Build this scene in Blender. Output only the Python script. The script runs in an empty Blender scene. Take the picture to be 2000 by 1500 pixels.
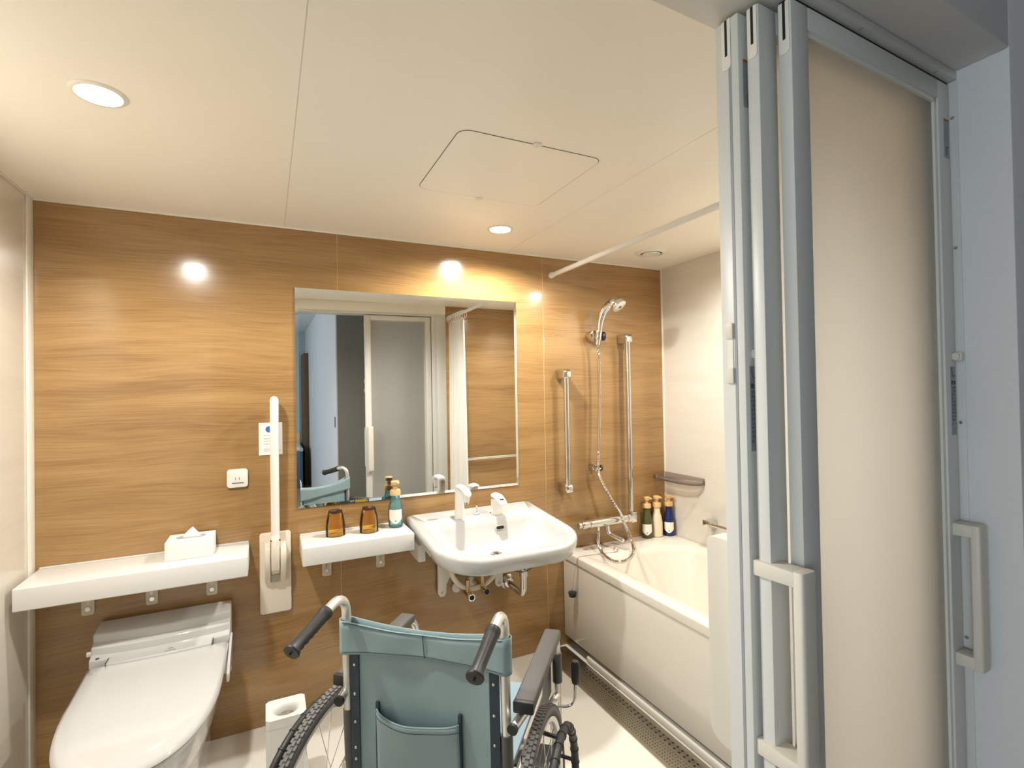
import bpy, bmesh, math, random
from mathutils import Vector, Matrix

random.seed(7)
PI = math.pi
scene = bpy.context.scene
COL = scene.collection

# ------------------------------------------------------------------ camera
F_PX, YAW, PITCH, ROLL = 993.0, 0.4500, 0.0121, -0.0174
CAM = Vector((0.7541, -2.3813, 1.3821))
fw = Vector((math.sin(YAW) * math.cos(PITCH), math.cos(YAW) * math.cos(PITCH), math.sin(PITCH)))
rt = Vector((math.cos(YAW), -math.sin(YAW), 0))
up = rt.cross(fw)
c_, s_ = math.cos(ROLL), math.sin(ROLL)
rt2 = c_ * rt + s_ * up
up2 = -s_ * rt + c_ * up
cam_data = bpy.data.cameras.new('camera')
cam_data.sensor_width = 36.0
cam_data.lens = 36.0 * F_PX / 2000.0
cam_data.clip_start = 0.02
cam = bpy.data.objects.new('camera', cam_data)
COL.objects.link(cam)
cam.matrix_world = Matrix(((rt2.x, up2.x, -fw.x, CAM.x), (rt2.y, up2.y, -fw.y, CAM.y),
                           (rt2.z, up2.z, -fw.z, CAM.z), (0, 0, 0, 1)))
scene.camera = cam

# ------------------------------------------------------------------ world, window daylight, exposure
world = bpy.data.worlds.new('world')
scene.world = world
world.use_nodes = True
world.node_tree.nodes['Background'].inputs[0].default_value = (0.45, 0.55, 0.7, 1)
world.node_tree.nodes['Background'].inputs[1].default_value = 0.25
vs = scene.view_settings
vs.view_transform = 'Standard'
vs.look = 'None'
vs.gamma = 1.0
vs.use_curve_mapping = False
vs.exposure = 0.36
LAMP_W = 18.5          # each ceiling downlight
LAMP_COL = (1.0, 0.96, 0.89)
WINDOW_W = 46.0        # daylight entering the hallway from its window
wl = bpy.data.lights.new('hallway_window_daylight', 'AREA')
wl.shape = 'RECTANGLE'
wl.size, wl.size_y = 1.6, 2.4
wl.energy = WINDOW_W
wl.color = (0.76, 0.89, 1.0)
wlo = bpy.data.objects.new('hallway_window_daylight', wl)
COL.objects.link(wlo)
wlo.location = (-2.40, -3.75, 1.25)
wlo.rotation_euler = (0, -PI / 2, 0)
scene.cycles.max_bounces = 24
scene.cycles.diffuse_bounces = 16
scene.cycles.glossy_bounces = 6
scene.cycles.transmission_bounces = 14
scene.cycles.transparent_max_bounces = 24
scene.cycles.caustics_reflective = False
scene.cycles.caustics_refractive = False
scene.cycles.sample_clamp_indirect = 6.0


# ------------------------------------------------------------------ materials
def nodes_of(m):
    m.use_nodes = True
    nt = m.node_tree
    return nt, nt.nodes['Principled BSDF']


def mat(name, col, rough=0.5, metal=0.0, spec=0.5, coat=0.0, trans=0.0, ior=1.45, noise=0.0, nscale=30.0, bump=0.0, alpha=1.0):
    m = bpy.data.materials.new(name)
    nt, b = nodes_of(m)
    b.inputs['Base Color'].default_value = (*col, 1)
    b.inputs['Roughness'].default_value = rough
    b.inputs['Metallic'].default_value = metal
    b.inputs['Specular IOR Level'].default_value = spec
    b.inputs['Coat Weight'].default_value = coat
    b.inputs['Coat Roughness'].default_value = 0.05
    b.inputs['Transmission Weight'].default_value = trans
    b.inputs['IOR'].default_value = ior
    b.inputs['Alpha'].default_value = alpha
    tc = nt.nodes.new('ShaderNodeTexCoord')
    nz = nt.nodes.new('ShaderNodeTexNoise')
    nz.inputs['Scale'].default_value = nscale
    nz.inputs['Detail'].default_value = 3
    nt.links.new(tc.outputs['Object'], nz.inputs['Vector'])
    if noise > 0:
        mx = nt.nodes.new('ShaderNodeMix')
        mx.data_type = 'RGBA'
        mx.inputs[6].default_value = (*[c * (1 - noise) for c in col], 1)
        mx.inputs[7].default_value = (*[min(1, c * (1 + noise)) for c in col], 1)
        nt.links.new(nz.outputs['Fac'], mx.inputs[0])
        nt.links.new(mx.outputs[2], b.inputs['Base Color'])
    if bump > 0:
        bp = nt.nodes.new('ShaderNodeBump')
        bp.inputs['Strength'].default_value = bump
        bp.inputs['Distance'].default_value = 0.002
        nt.links.new(nz.outputs['Fac'], bp.inputs['Height'])
        nt.links.new(bp.outputs['Normal'], b.inputs['Normal'])
    return m


def grain_mat(name, dark, mid, light, sx, sz, rough, coat, axis='x', contrast=(0.25, 0.5, 0.75), fine=0.35, spec=0.5, warp=0.10):
    """Horizontal wood grain laminate: stretched noise bands plus fine streaks."""
    m = bpy.data.materials.new(name)
    nt, b = nodes_of(m)
    N, Lk = nt.nodes, nt.links
    tc = N.new('ShaderNodeTexCoord')
    mw = N.new('ShaderNodeMapping')
    mw.inputs['Scale'].default_value = (1.5, 1.5, 4.0)
    Lk.new(tc.outputs['Object'], mw.inputs['Vector'])
    nw = N.new('ShaderNodeTexNoise')
    nw.inputs['Scale'].default_value = 1.0
    nw.inputs['Detail'].default_value = 1.5
    Lk.new(mw.outputs[0], nw.inputs['Vector'])
    wv = N.new('ShaderNodeVectorMath')
    wv.operation = 'MULTIPLY_ADD'
    wv.inputs[1].default_value = (0.0, 0.0, warp)
    Lk.new(nw.outputs['Color'], wv.inputs[0])
    Lk.new(tc.outputs['Object'], wv.inputs[2])
    src = wv.outputs[0]
    mp = N.new('ShaderNodeMapping')
    mp.inputs['Scale'].default_value = (sx, sx, sz)
    Lk.new(src, mp.inputs['Vector'])
    n1 = N.new('ShaderNodeTexNoise')
    n1.inputs['Scale'].default_value = 1.0
    n1.inputs['Detail'].default_value = 5
    n1.inputs['Roughness'].default_value = 0.6
    n1.inputs['Distortion'].default_value = 0.6
    Lk.new(mp.outputs[0], n1.inputs['Vector'])
    mp2 = N.new('ShaderNodeMapping')
    mp2.inputs['Scale'].default_value = (sx * 4.0, sx * 4.0, sz * 20)
    Lk.new(src, mp2.inputs['Vector'])
    n2 = N.new('ShaderNodeTexNoise')
    n2.inputs['Scale'].default_value = 1.0
    n2.inputs['Detail'].default_value = 4
    n2.inputs['Distortion'].default_value = 0.3
    Lk.new(mp2.outputs[0], n2.inputs['Vector'])
    mp3 = N.new('ShaderNodeMapping')
    mp3.inputs['Scale'].default_value = (sx * 0.35, sx * 0.35, sz * 0.45)
    Lk.new(src, mp3.inputs['Vector'])
    n3 = N.new('ShaderNodeTexNoise')
    n3.inputs['Scale'].default_value = 1.0
    n3.inputs['Detail'].default_value = 2
    Lk.new(mp3.outputs[0], n3.inputs['Vector'])

    def math_(op, a, bb):
        n = N.new('ShaderNodeMath')
        n.operation = op
        for i, v in enumerate((a, bb)):
            if isinstance(v, (int, float)):
                n.inputs[i].default_value = v
            else:
                Lk.new(v, n.inputs[i])
        return n.outputs[0]
    v = math_('ADD', math_('MULTIPLY', n1.outputs['Fac'], 0.45), math_('MULTIPLY', n2.outputs['Fac'], fine))
    v = math_('ADD', v, math_('MULTIPLY', n3.outputs['Fac'], 1.0 - 0.45 - fine))
    cr = N.new('ShaderNodeValToRGB')
    e = cr.color_ramp.elements
    e[0].position, e[0].color = contrast[0], (*dark, 1)
    e[1].position, e[1].color = contrast[2], (*light, 1)
    em = cr.color_ramp.elements.new(contrast[1])
    em.color = (*mid, 1)
    Lk.new(v, cr.inputs[0])
    Lk.new(cr.outputs[0], b.inputs['Base Color'])
    b.inputs['Roughness'].default_value = rough
    b.inputs['Specular IOR Level'].default_value = spec
    b.inputs['Coat Weight'].default_value = coat
    b.inputs['Coat Roughness'].default_value = 0.04
    return m


def emit_mat(name, col, strength):
    m = bpy.data.materials.new(name)
    m.use_nodes = True
    nt = m.node_tree
    for n in list(nt.nodes):
        if n.type == 'BSDF_PRINCIPLED':
            nt.nodes.remove(n)
    e = nt.nodes.new('ShaderNodeEmission')
    e.inputs[0].default_value = (*col, 1)
    e.inputs[1].default_value = strength
    nt.links.new(e.outputs[0], nt.nodes['Material Output'].inputs[0])
    return m


def frosted_mat(name, col, back):
    """Milky acrylic sheet: light scatters once through the sheet (its entry face), a share is scattered back."""
    m = bpy.data.materials.new(name)
    nt, b = nodes_of(m)
    b.inputs['Base Color'].default_value = (*col, 1)
    b.inputs['Roughness'].default_value = 0.5
    b.inputs['Specular IOR Level'].default_value = 0.25
    t = nt.nodes.new('ShaderNodeBsdfTranslucent')
    t.inputs[0].default_value = (*col, 1)
    m1 = nt.nodes.new('ShaderNodeMixShader')
    m1.inputs[0].default_value = back
    nt.links.new(t.outputs[0], m1.inputs[1])
    nt.links.new(b.outputs[0], m1.inputs[2])
    rf = nt.nodes.new('ShaderNodeBsdfRefraction')
    rf.inputs['Color'].default_value = (*col, 1)
    rf.inputs['Roughness'].default_value = 0.62
    rf.inputs['IOR'].default_value = 1.12
    m3 = nt.nodes.new('ShaderNodeMixShader')
    m3.inputs[0].default_value = 0.22
    nt.links.new(m1.outputs[0], m3.inputs[1])
    nt.links.new(rf.outputs[0], m3.inputs[2])
    tr = nt.nodes.new('ShaderNodeBsdfTransparent')
    geo = nt.nodes.new('ShaderNodeNewGeometry')
    m2 = nt.nodes.new('ShaderNodeMixShader')
    nt.links.new(geo.outputs['Backfacing'], m2.inputs[0])
    nt.links.new(m3.outputs[0], m2.inputs[1])
    nt.links.new(tr.outputs[0], m2.inputs[2])
    nt.links.new(m2.outputs[0], nt.nodes['Material Output'].inputs[0])
    return m


def film_mat(name, col, rough=0.03, body=0.0, ior=1.5):
    """Thin tinted glass or acrylic wall: tinted see-through with a fresnel gloss, optionally a little milky body."""
    m = bpy.data.materials.new(name)
    m.use_nodes = True
    nt = m.node_tree
    nt.nodes.remove(nt.nodes['Principled BSDF'])
    tr = nt.nodes.new('ShaderNodeBsdfTransparent')
    tr.inputs[0].default_value = (*col, 1)
    gl = nt.nodes.new('ShaderNodeBsdfGlossy')
    gl.inputs['Roughness'].default_value = rough
    df_ = nt.nodes.new('ShaderNodeBsdfDiffuse')
    df_.inputs[0].default_value = (*col, 1)
    fr = nt.nodes.new('ShaderNodeFresnel')
    fr.inputs[0].default_value = ior
    m0 = nt.nodes.new('ShaderNodeMixShader')
    m0.inputs[0].default_value = body
    nt.links.new(tr.outputs[0], m0.inputs[1])
    nt.links.new(df_.outputs[0], m0.inputs[2])
    m1 = nt.nodes.new('ShaderNodeMixShader')
    nt.links.new(fr.outputs[0], m1.inputs[0])
    nt.links.new(m0.outputs[0], m1.inputs[1])
    nt.links.new(gl.outputs[0], m1.inputs[2])
    nt.links.new(m1.outputs[0], nt.nodes['Material Output'].inputs[0])
    return m


M = {}
M['wood'] = grain_mat('oak_laminate', (0.20, 0.105, 0.037), (0.325, 0.190, 0.073), (0.43, 0.270, 0.113), 1.1, 11.0, 0.16, 0.35,
                      contrast=(0.30, 0.5, 0.70), fine=0.42)
M['cream_wall'] = grain_mat('cream_wall_panel', (0.60, 0.56, 0.485), (0.65, 0.615, 0.54), (0.69, 0.655, 0.58), 1.2, 14.0, 0.2, 0.2,
                            contrast=(0.3, 0.5, 0.7))
M['ceiling'] = mat('ceiling_panel_white', (0.91, 0.875, 0.79), 0.32, noise=0.01, nscale=8)
M['floor'] = mat('resin_floor', (0.76, 0.735, 0.67), 0.35, noise=0.03, nscale=12, bump=0.05)
M['trim'] = mat('white_trim', (0.80, 0.77, 0.69), 0.4)
M['gap'] = mat('dark_gap', (0.10, 0.085, 0.06), 0.8)
M['white'] = mat('white_solid_surface', (0.69, 0.685, 0.665), 0.28)
M['ceramic'] = mat('white_ceramic', (0.53, 0.53, 0.52), 0.07, coat=0.5)
M['plastic_w'] = mat('white_plastic', (0.74, 0.725, 0.68), 0.3)
M['plastic_i'] = mat('ivory_plastic', (0.76, 0.70, 0.58), 0.35)
M['tub'] = mat('ivory_bathtub', (0.74, 0.70, 0.62), 0.12, coat=0.3)
M['chrome'] = mat('polished_chrome', (0.72, 0.71, 0.69), 0.06, metal=1.0)
M['steel'] = mat('brushed_steel', (0.52, 0.47, 0.38), 0.32, metal=1.0, noise=0.06, nscale=60)
M['alu'] = mat('satin_aluminium', (0.80, 0.79, 0.76), 0.3, metal=0.85)
M['brass'] = mat('brass_fitting', (0.62, 0.48, 0.25), 0.25, metal=1.0)
M['black'] = mat('black_rubber', (0.022, 0.022, 0.023), 0.45, bump=0.1, nscale=200)
M['tyre'] = mat('grey_tyre_rubber', (0.16, 0.155, 0.15), 0.75, noise=0.1, nscale=60)
M['dark'] = mat('dark_hole', (0.012, 0.012, 0.012), 0.7)
M['armpad'] = mat('dark_grey_vinyl', (0.09, 0.085, 0.08), 0.5, bump=0.25, nscale=400)
M['sleeve'] = mat('grey_plastic_guard', (0.10, 0.10, 0.095), 0.4)
M['canvas'] = mat('blue_grey_vinyl', (0.27, 0.385, 0.415), 0.42, noise=0.12, nscale=9, bump=0.12)
M['canvas_dk'] = mat('dark_blue_webbing', (0.03, 0.05, 0.07), 0.5, bump=0.2, nscale=300)
M['seatblue'] = mat('light_blue_seat_vinyl', (0.30, 0.42, 0.50), 0.4)
M['frame'] = mat('white_door_frame', (0.66, 0.66, 0.63), 0.35)
M['handle_i'] = mat('ivory_door_handle', (0.70, 0.66, 0.57), 0.4)
M['frost'] = frosted_mat('frosted_acrylic', (0.985, 0.97, 0.94), 0.17)
M['hall_wall'] = mat('hallway_wallpaper', (0.74, 0.74, 0.74), 0.85, noise=0.03, nscale=120, bump=0.1)
M['hall_dark'] = mat('wall_end_dark_grey', (0.23, 0.225, 0.20), 0.55)  # dark tone for the panel that darkens the bedroom wall's end
M['hall_floor'] = mat('hallway_floor', (0.30, 0.26, 0.21), 0.5)
M['mirror'] = mat('mirror_silver', (0.90, 0.92, 0.91), 0.0, metal=1.0)
M['mirror_edge'] = mat('mirror_bevel', (0.86, 0.90, 0.89), 0.03, metal=1.0)
M['amber'] = film_mat('amber_glass', (0.97, 0.83, 0.52), 0.02, 0.02, 1.3)
M['amber_base'] = film_mat('thick_amber_glass_base', (0.42, 0.20, 0.05), 0.02, 0.04, 1.3)
M['teal'] = film_mat('teal_clear_plastic', (0.45, 0.80, 0.87), 0.05, 0.16, 1.35)
M['olive'] = mat('olive_bottle_plastic', (0.10, 0.11, 0.045), 0.12, trans=0.2, ior=1.3)
M['pearl'] = mat('cream_bottle_plastic', (0.78, 0.64, 0.46), 0.15, coat=0.2)
M['navy'] = mat('navy_bottle_plastic', (0.012, 0.022, 0.11), 0.12)
M['pump'] = mat('tan_pump_plastic', (0.66, 0.43, 0.19), 0.35)
M['label'] = mat('paper_label', (0.82, 0.77, 0.69), 0.6)
M['label_ink'] = mat('printed_ink', (0.10, 0.10, 0.11), 0.7)
M['label_grey'] = mat('grey_ink', (0.35, 0.35, 0.36), 0.7)
M['label_film'] = mat('grey_label_film', (0.30, 0.32, 0.34), 0.5)
M['orange_ink'] = mat('orange_warning_ink', (0.35, 0.13, 0.02), 0.6)
M['blue_ink'] = mat('blue_ink', (0.05, 0.13, 0.50), 0.6)
M['paper'] = mat('white_card', (0.78, 0.77, 0.745), 0.6)
M['smoke'] = film_mat('smoked_acrylic', (0.88, 0.82, 0.78), 0.05, 0.10, 1.3)
M['clear'] = mat('clear_plastic_cap', (0.60, 0.52, 0.41), 0.15)
M['curtain'] = mat('white_shower_curtain', (0.84, 0.82, 0.77), 0.6, noise=0.02, nscale=40)
M['lens'] = emit_mat('downlight_lens', (1.0, 0.93, 0.80), 45.0)
M['closet_wood'] = mat('closet_brown_wood', (0.16, 0.09, 0.045), 0.5, noise=0.2, nscale=20)
M['pale_teal'] = mat('pale_teal_panel', (0.42, 0.50, 0.50), 0.6)
M['slate_blue'] = mat('slate_blue_fabric', (0.09, 0.14, 0.20), 0.8, noise=0.1, nscale=40)


# ------------------------------------------------------------------ mesh builder
class MB:
    def __init__(self):
        self.v, self.f = [], []

    def add(self, vs_, fs):
        o = len(self.v)
        self.v += [tuple(p) for p in vs_]
        self.f += [tuple(i + o for i in q) for q in fs]
        return self

    def box(self, x0, x1, y0, y1, z0, z1):
        return self.add([(x0, y0, z0), (x1, y0, z0), (x1, y1, z0), (x0, y1, z0), (x0, y0, z1), (x1, y0, z1), (x1, y1, z1), (x0, y1, z1)],
                        [(0, 3, 2, 1), (4, 5, 6, 7), (0, 1, 5, 4), (1, 2, 6, 5), (2, 3, 7, 6), (3, 0, 4, 7)])

    def loft(self, rings, cap0=True, cap1=True, closed=True):
        n = len(rings[0])
        o = len(self.v)
        for r in rings:
            self.v += [tuple(p) for p in r]
        for i in range(len(rings) - 1):
            for j in range(n if closed else n - 1):
                k = (j + 1) % n
                self.f.append((o + i * n + j, o + i * n + k, o + (i + 1) * n + k, o + (i + 1) * n + j))
        if cap0:
            self.f.append(tuple(o + j for j in reversed(range(n))))
        if cap1:
            self.f.append(tuple(o + (len(rings) - 1) * n + j for j in range(n)))
        return self

    def tube(self, pts, r, n=12, caps=True, closed=False):
        pts = [Vector(p) for p in pts]
        m = len(pts)
        rs = r if isinstance(r, (list, tuple)) else [r] * m
        rings = []
        prev = None
        for i, p in enumerate(pts):
            if closed:
                t = (pts[(i + 1) % m] - pts[i - 1])
            else:
                t = pts[min(i + 1, m - 1)] - pts[max(i - 1, 0)]
            t.normalize()
            if prev is None:
                a = Vector((0, 0, 1)) if abs(t.z) < 0.9 else Vector((1, 0, 0))
                nn = t.cross(a).normalized()
            else:
                nn = (prev - t * prev.dot(t)).normalized()
            prev = nn
            bb = t.cross(nn)
            rings.append([p + rs[i] * (math.cos(2 * PI * k / n) * nn + math.sin(2 * PI * k / n) * bb) for k in range(n)])
        if closed:
            rings.append(rings[0])
            return self.loft(rings, False, False)
        return self.loft(rings, caps, caps)

    def cyl(self, a, b, r, n=20, r2=None):
        return self.tube([a, b], [r, r if r2 is None else r2], n)

    def lathe(self, prof, c=(0, 0, 0), n=28, axis='z', caps=True):
        """prof: list of (radius, height)."""
        rings = []
        for (r, h) in prof:
            ring = []
            for k in range(n):
                a = 2 * PI * k / n
                x, y = r * math.cos(a), r * math.sin(a)
                p = {'z': (x, y, h), 'y': (x, -h, y), 'x': (h, x, y)}[axis]
                ring.append((c[0] + p[0], c[1] + p[1], c[2] + p[2]))
            rings.append(ring)
        return self.loft(rings, caps, caps)

    def sphere(self, c, r, n=12, m=8, sz=1.0):
        prof = [(max(1e-4, r * math.sin(PI * i / m)), -r * sz * math.cos(PI * i / m)) for i in range(m + 1)]
        return self.lathe(prof, c, n)

    def torus(self, c, R, r, axis='z', n=40, k=8, a0=0, a1=2 * PI):
        full = abs(a1 - a0 - 2 * PI) < 1e-6
        cnt = n if full else n + 1
        pts = []
        for i in range(cnt):
            a = a0 + (a1 - a0) * i / n
            x, y = R * math.cos(a), R * math.sin(a)
            p = {'z': (x, y, 0), 'y': (x, 0, y), 'x': (0, x, y)}[axis]
            pts.append((c[0] + p[0], c[1] + p[1], c[2] + p[2]))
        return self.tube(pts, r, k, True, full)

    def prism(self, poly, y0, y1):
        """poly in (x, z), extruded along y."""
        return self.loft([[(x, y0, z) for x, z in poly], [(x, y1, z) for x, z in poly]])

    def slab(self, poly, z0, z1):
        return self.loft([[(x, y, z0) for x, y in poly], [(x, y, z1) for x, y in poly]])


def rrect(x0, x1, y0, y1, r, n=6):
    """Rounded rectangle, counter-clockwise; r a number or four (x0y0, x1y0, x1y1, x0y1)."""
    rs = r if isinstance(r, (list, tuple)) else [r] * 4
    out = []
    for (cx, cy, a, rr) in ((x0 + rs[0], y0 + rs[0], PI, rs[0]), (x1 - rs[1], y0 + rs[1], 1.5 * PI, rs[1]),
                            (x1 - rs[2], y1 - rs[2], 0, rs[2]), (x0 + rs[3], y1 - rs[3], 0.5 * PI, rs[3])):
        for i in range(n + 1):
            t = a + 0.5 * PI * i / n
            out.append((cx + rr * math.cos(t), cy + rr * math.sin(t)))
    return out


def smooth_path(pts, sub=6):
    """Catmull-Rom through the points."""
    P = [Vector(p) for p in pts]
    P = [2 * P[0] - P[1]] + P + [2 * P[-1] - P[-2]]
    out = []
    for i in range(1, len(P) - 2):
        p0, p1, p2, p3 = P[i - 1:i + 3]
        for k in range(sub):
            t = k / sub
            out.append(0.5 * ((2 * p1) + (-p0 + p2) * t + (2 * p0 - 5 * p1 + 4 * p2 - p3) * t * t + (-p0 + 3 * p1 - 3 * p2 + p3) * t ** 3))
    out.append(P[-2])
    return out


ORG = {}


def tag(o, label=None, cat=None, group=None, kind=None):
    if label:
        o['label'] = label
    if cat:
        o['category'] = cat
    if group:
        o['group'] = group
    if kind:
        o['kind'] = kind
    return o


def thing(name, label, cat, loc=(0, 0, 0), rotz=0.0, group=None, local=False, kind=None):
    o = bpy.data.objects.new(name, None)
    COL.objects.link(o)
    o.empty_display_size = 0.05
    o.location = loc
    o.rotation_euler = (0, 0, rotz)
    ORG[o.name] = Vector((0, 0, 0)) if local else Vector(loc)
    return tag(o, label, cat, group, kind)


def obj(name, mb, m, parent=None, bevel=0.0, seg=2, smooth=True, angle=40, label=None, kind=None, subsurf=0):
    off = ORG[parent.name] if parent is not None else Vector((0, 0, 0))
    me = bpy.data.meshes.new(name)
    me.from_pydata([tuple(Vector(p) - off) for p in mb.v], [], mb.f)
    me.validate()
    bm = bmesh.new()
    bm.from_mesh(me)
    bmesh.ops.recalc_face_normals(bm, faces=bm.faces)
    if bevel > 0:
        bmesh.ops.remove_doubles(bm, verts=bm.verts, dist=1e-6)
        es = [e for e in bm.edges if len(e.link_faces) == 2 and e.calc_face_angle(0) > math.radians(30)]
        bmesh.ops.bevel(bm, geom=es, offset=bevel, segments=seg, profile=0.5, affect='EDGES', clamp_overlap=True)
    bm.to_mesh(me)
    bm.free()
    me.update()
    if smooth:
        me.shade_smooth()
        me.set_sharp_from_angle(angle=math.radians(angle))
    o = bpy.data.objects.new(name, me)
    COL.objects.link(o)
    me.materials.append(M[m])
    if parent is not None:
        o.parent = parent
        ORG[o.name] = off
    else:
        ORG[o.name] = Vector((0, 0, 0))
    if subsurf:
        sm = o.modifiers.new('subd', 'SUBSURF')
        sm.levels = sm.render_levels = subsurf
    if label:
        o['label'] = label
    if kind:
        o['kind'] = kind
    return o


def struct(name, mb, m, label, **k):
    o = obj(name, mb, m, **k)
    return tag(o, label, kind='structure')


W, H, DEP = 2.922, 2.10, -1.78

# ------------------------------------------------------------------ bathroom shell
fl = struct('floor', MB().box(-0.1, W + 0.1, -1.95, 0.1, -0.08, 0.0), 'floor', 'cream resin bathroom floor under the wheelchair')
wb = struct('wall_back', MB().box(-0.1, W + 0.1, 0.006, 0.12, 0.0, H + 0.1), 'gap', 'oak grain laminate wall behind the washbasin and mirror')
for (a, b) in ((0.0, 1.044), (1.0465, 2.0955), (2.098, W)):
    obj('wall_panel', MB().box(a, b, 0.0, 0.006, 0.001, H), 'wood', wb, bevel=0.0008, seg=1)
for x in (1.04525, 2.09675):
    obj('joint_strip', MB().box(x - 0.0014, x + 0.0014, 0.0012, 0.006, 0.001, H), 'pump', wb)
struct('wall_left', MB().box(-0.12, 0.0, -1.95, 0.0, 0.0, H + 0.1), 'cream_wall', 'cream wall panel beside the toilet')
struct('wall_right', MB().box(W, W + 0.12, -1.95, 0.0, 0.0, H + 0.1), 'cream_wall', 'cream wall panel along the bathtub')
wt = struct('wall_tub_end', MB().box(2.125, W, -1.88, -1.745, 0.0, H), 'wood', 'oak grain laminate wall at the foot of the bathtub')
ce = struct('ceiling', MB().box(-0.12, W + 0.12, -1.75, 0.1, H + 0.012, H + 0.1), 'trim', 'cream bathroom ceiling with panel seams')
for (a, b) in ((0.0, 0.829), (0.8315, 1.8835), (1.886, W)):
    obj('ceiling_panel', MB().box(a, b, -1.735, -0.0, H, H + 0.012), 'ceiling', ce, bevel=0.0006, seg=1)
for x in (0.83025, 1.88475):
    obj('seam_strip', MB().box(x - 0.0012, x + 0.0012, -1.735, -0.001, H + 0.0012, H + 0.004), 'white', ce)
struct('trim_1', MB().box(0.0, 0.006, -0.052, -0.0, 0.0, H), 'trim', 'pale joint trim in the corner beside the toilet', bevel=0.002)
struct('trim_2', MB().box(W - 0.006, W, -0.012, -0.0, 0.52, H), 'trim', 'pale joint trim in the corner above the bathtub', bevel=0.002)
struct('trim_3', MB().box(0.006, W - 0.006, -0.006, -0.0, H - 0.006, H), 'trim', 'pale trim between the oak wall and the ceiling', bevel=0.001)
struct('trim_4', MB().box(0.0, 0.007, -1.72, -0.052, H - 0.007, H), 'trim', 'pale trim between the cream wall and the ceiling above the toilet', bevel=0.001)

# ------------------------------------------------------------------ doorway (set a little askew to the room)
DLOC, DROT = (2.03, -1.836, 0.0), math.radians(2.3)


def dobj(name, mb, m, label, parent=None, **k):
    o = obj(name, mb, m, parent, **k)
    if parent is None:
        o.location = DLOC
        o.rotation_euler = (0, 0, DROT)
        tag(o, label, kind='structure')
    return o


ULEFT = -1.62
dobj('wall_corridor', MB().box(0.012, 1.2, -0.094, 0.02, 0.0, 2.45), 'hall_wall', 'grey hallway wall beside the sliding doors', bevel=0.004)
dobj('wall_corridor_far', MB().box(-4.65, ULEFT - 0.012, -0.094, 0.02, 0.0, 2.45), 'hall_wall', 'grey hallway wall on the opening side of the doorway', bevel=0.004)
dobj('wall_lintel', MB().box(ULEFT - 0.012, 0.012, -0.094, 0.008, 2.024, 2.45), 'hall_wall', 'grey hallway wall over the doorway', bevel=0.004)
df = thing('trim_doorframe', 'blue-grey aluminium frame around the sliding doors', None, DLOC, DROT, local=True, kind='structure')
obj('header_track', MB().box(ULEFT, 0.09, -0.012, 0.112, 2.006, 2.0235), 'frame', df, bevel=0.0015)
obj('header_cover', MB().box(ULEFT, 0.09, 0.012, 0.118, 2.024, 2.11), 'trim', df, bevel=0.002)
obj('jamb', MB().box(0.0095, 0.09, -0.013, 0.118, 0.0, 2.0055), 'frame', df, bevel=0.0015)
obj('jamb', MB().box(ULEFT - 0.05, ULEFT, -0.012, 0.118, 0.0, 2.0055), 'frame', df, bevel=0.0015)
for z in (0.86, 1.30, 1.66, 1.93, 0.55):
    obj('screw', MB().cyl((0.0096, -0.004, z), (0.0086, -0.004, z), 0.0035, 10), 'chrome', df)
for u in (-0.06, -0.33):
    obj('screw', MB().cyl((u, -0.006, 2.0062), (u, -0.006, 2.005), 0.0035, 10), 'chrome', df)
obj('header_gap', MB().box(-0.515, 0.009, 0.003, 0.022, 2.0004, 2.0058), 'dark', df)
obj('jamb_return', MB().box(-0.030, 0.0094, 0.082, 0.118, 0.0, 2.0055), 'frame', df, bevel=0.0015)
obj('jamb_gap', MB().box(0.0062, 0.0094, 0.004, 0.080, 0.005, 2.0004), 'dark', df)
dobj('trim_sill', MB().box(ULEFT, 0.01, -0.02, 0.118, -0.01, 0.004), 'alu', 'metal door sill under the sliding doors')


def door(name, u0, u1, v0, v1, label, handle_u=None):
    zt, zb = 2.0, 0.008
    sw = 0.045
    d = thing(name, label, None, DLOC, DROT, local=True, kind='structure')
    obj('stile', MB().box(u0, u0 + sw, v0, v1, zb, zt), 'frame', d, bevel=0.002)
    obj('stile', MB().box(u1 - sw, u1, v0, v1, zb, zt), 'frame', d, bevel=0.002)
    obj('top_rail', MB().box(u0 + sw, u1 - sw, v0, v1, zt - 0.038, zt), 'frame', d, bevel=0.002)
    obj('bottom_rail', MB().box(u0 + sw, u1 - sw, v0, v1, zb, zb + 0.09), 'frame', d, bevel=0.002)
    vc = (v0 + v1) / 2
    obj('frosted_pane', MB().box(u0 + sw - 0.004, u1 - sw + 0.004, vc - 0.0025, vc + 0.0025, zb + 0.088, zt - 0.036), 'frost', d,
        label='frosted acrylic pane glowing from the bathroom light')
    # glazing beads
    for (a, b) in ((u0 + sw, u0 + sw + 0.005), (u1 - sw - 0.009, u1 - sw)):
        obj('glazing_bead', MB().box(a, b, v0 + 0.004, vc - 0.0028, zb + 0.09, zt - 0.038), 'trim', d)
    obj('glazing_bead', MB().box(u0 + sw, u1 - sw, v0 + 0.004, vc - 0.0028, zt - 0.046, zt - 0.038), 'trim', d)
    # slotted guide cap at the head of the leading edge
    cap = rrect(vc - 0.0085, vc + 0.0085, zt - 0.085, zt - 0.001, (0.006, 0.006, 0.001, 0.001), 3)
    obj('guide_cap', MB().loft([[(uu, y, z) for y, z in cap] for uu in (u0 - 0.0015, u0)]), 'trim', d)
    obj('guide_slot', MB().box(u0 - 0.002, u0 - 0.0002, vc - 0.0025, vc + 0.002, zt - 0.062, zt - 0.001), 'dark', d)
    return d


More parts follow.
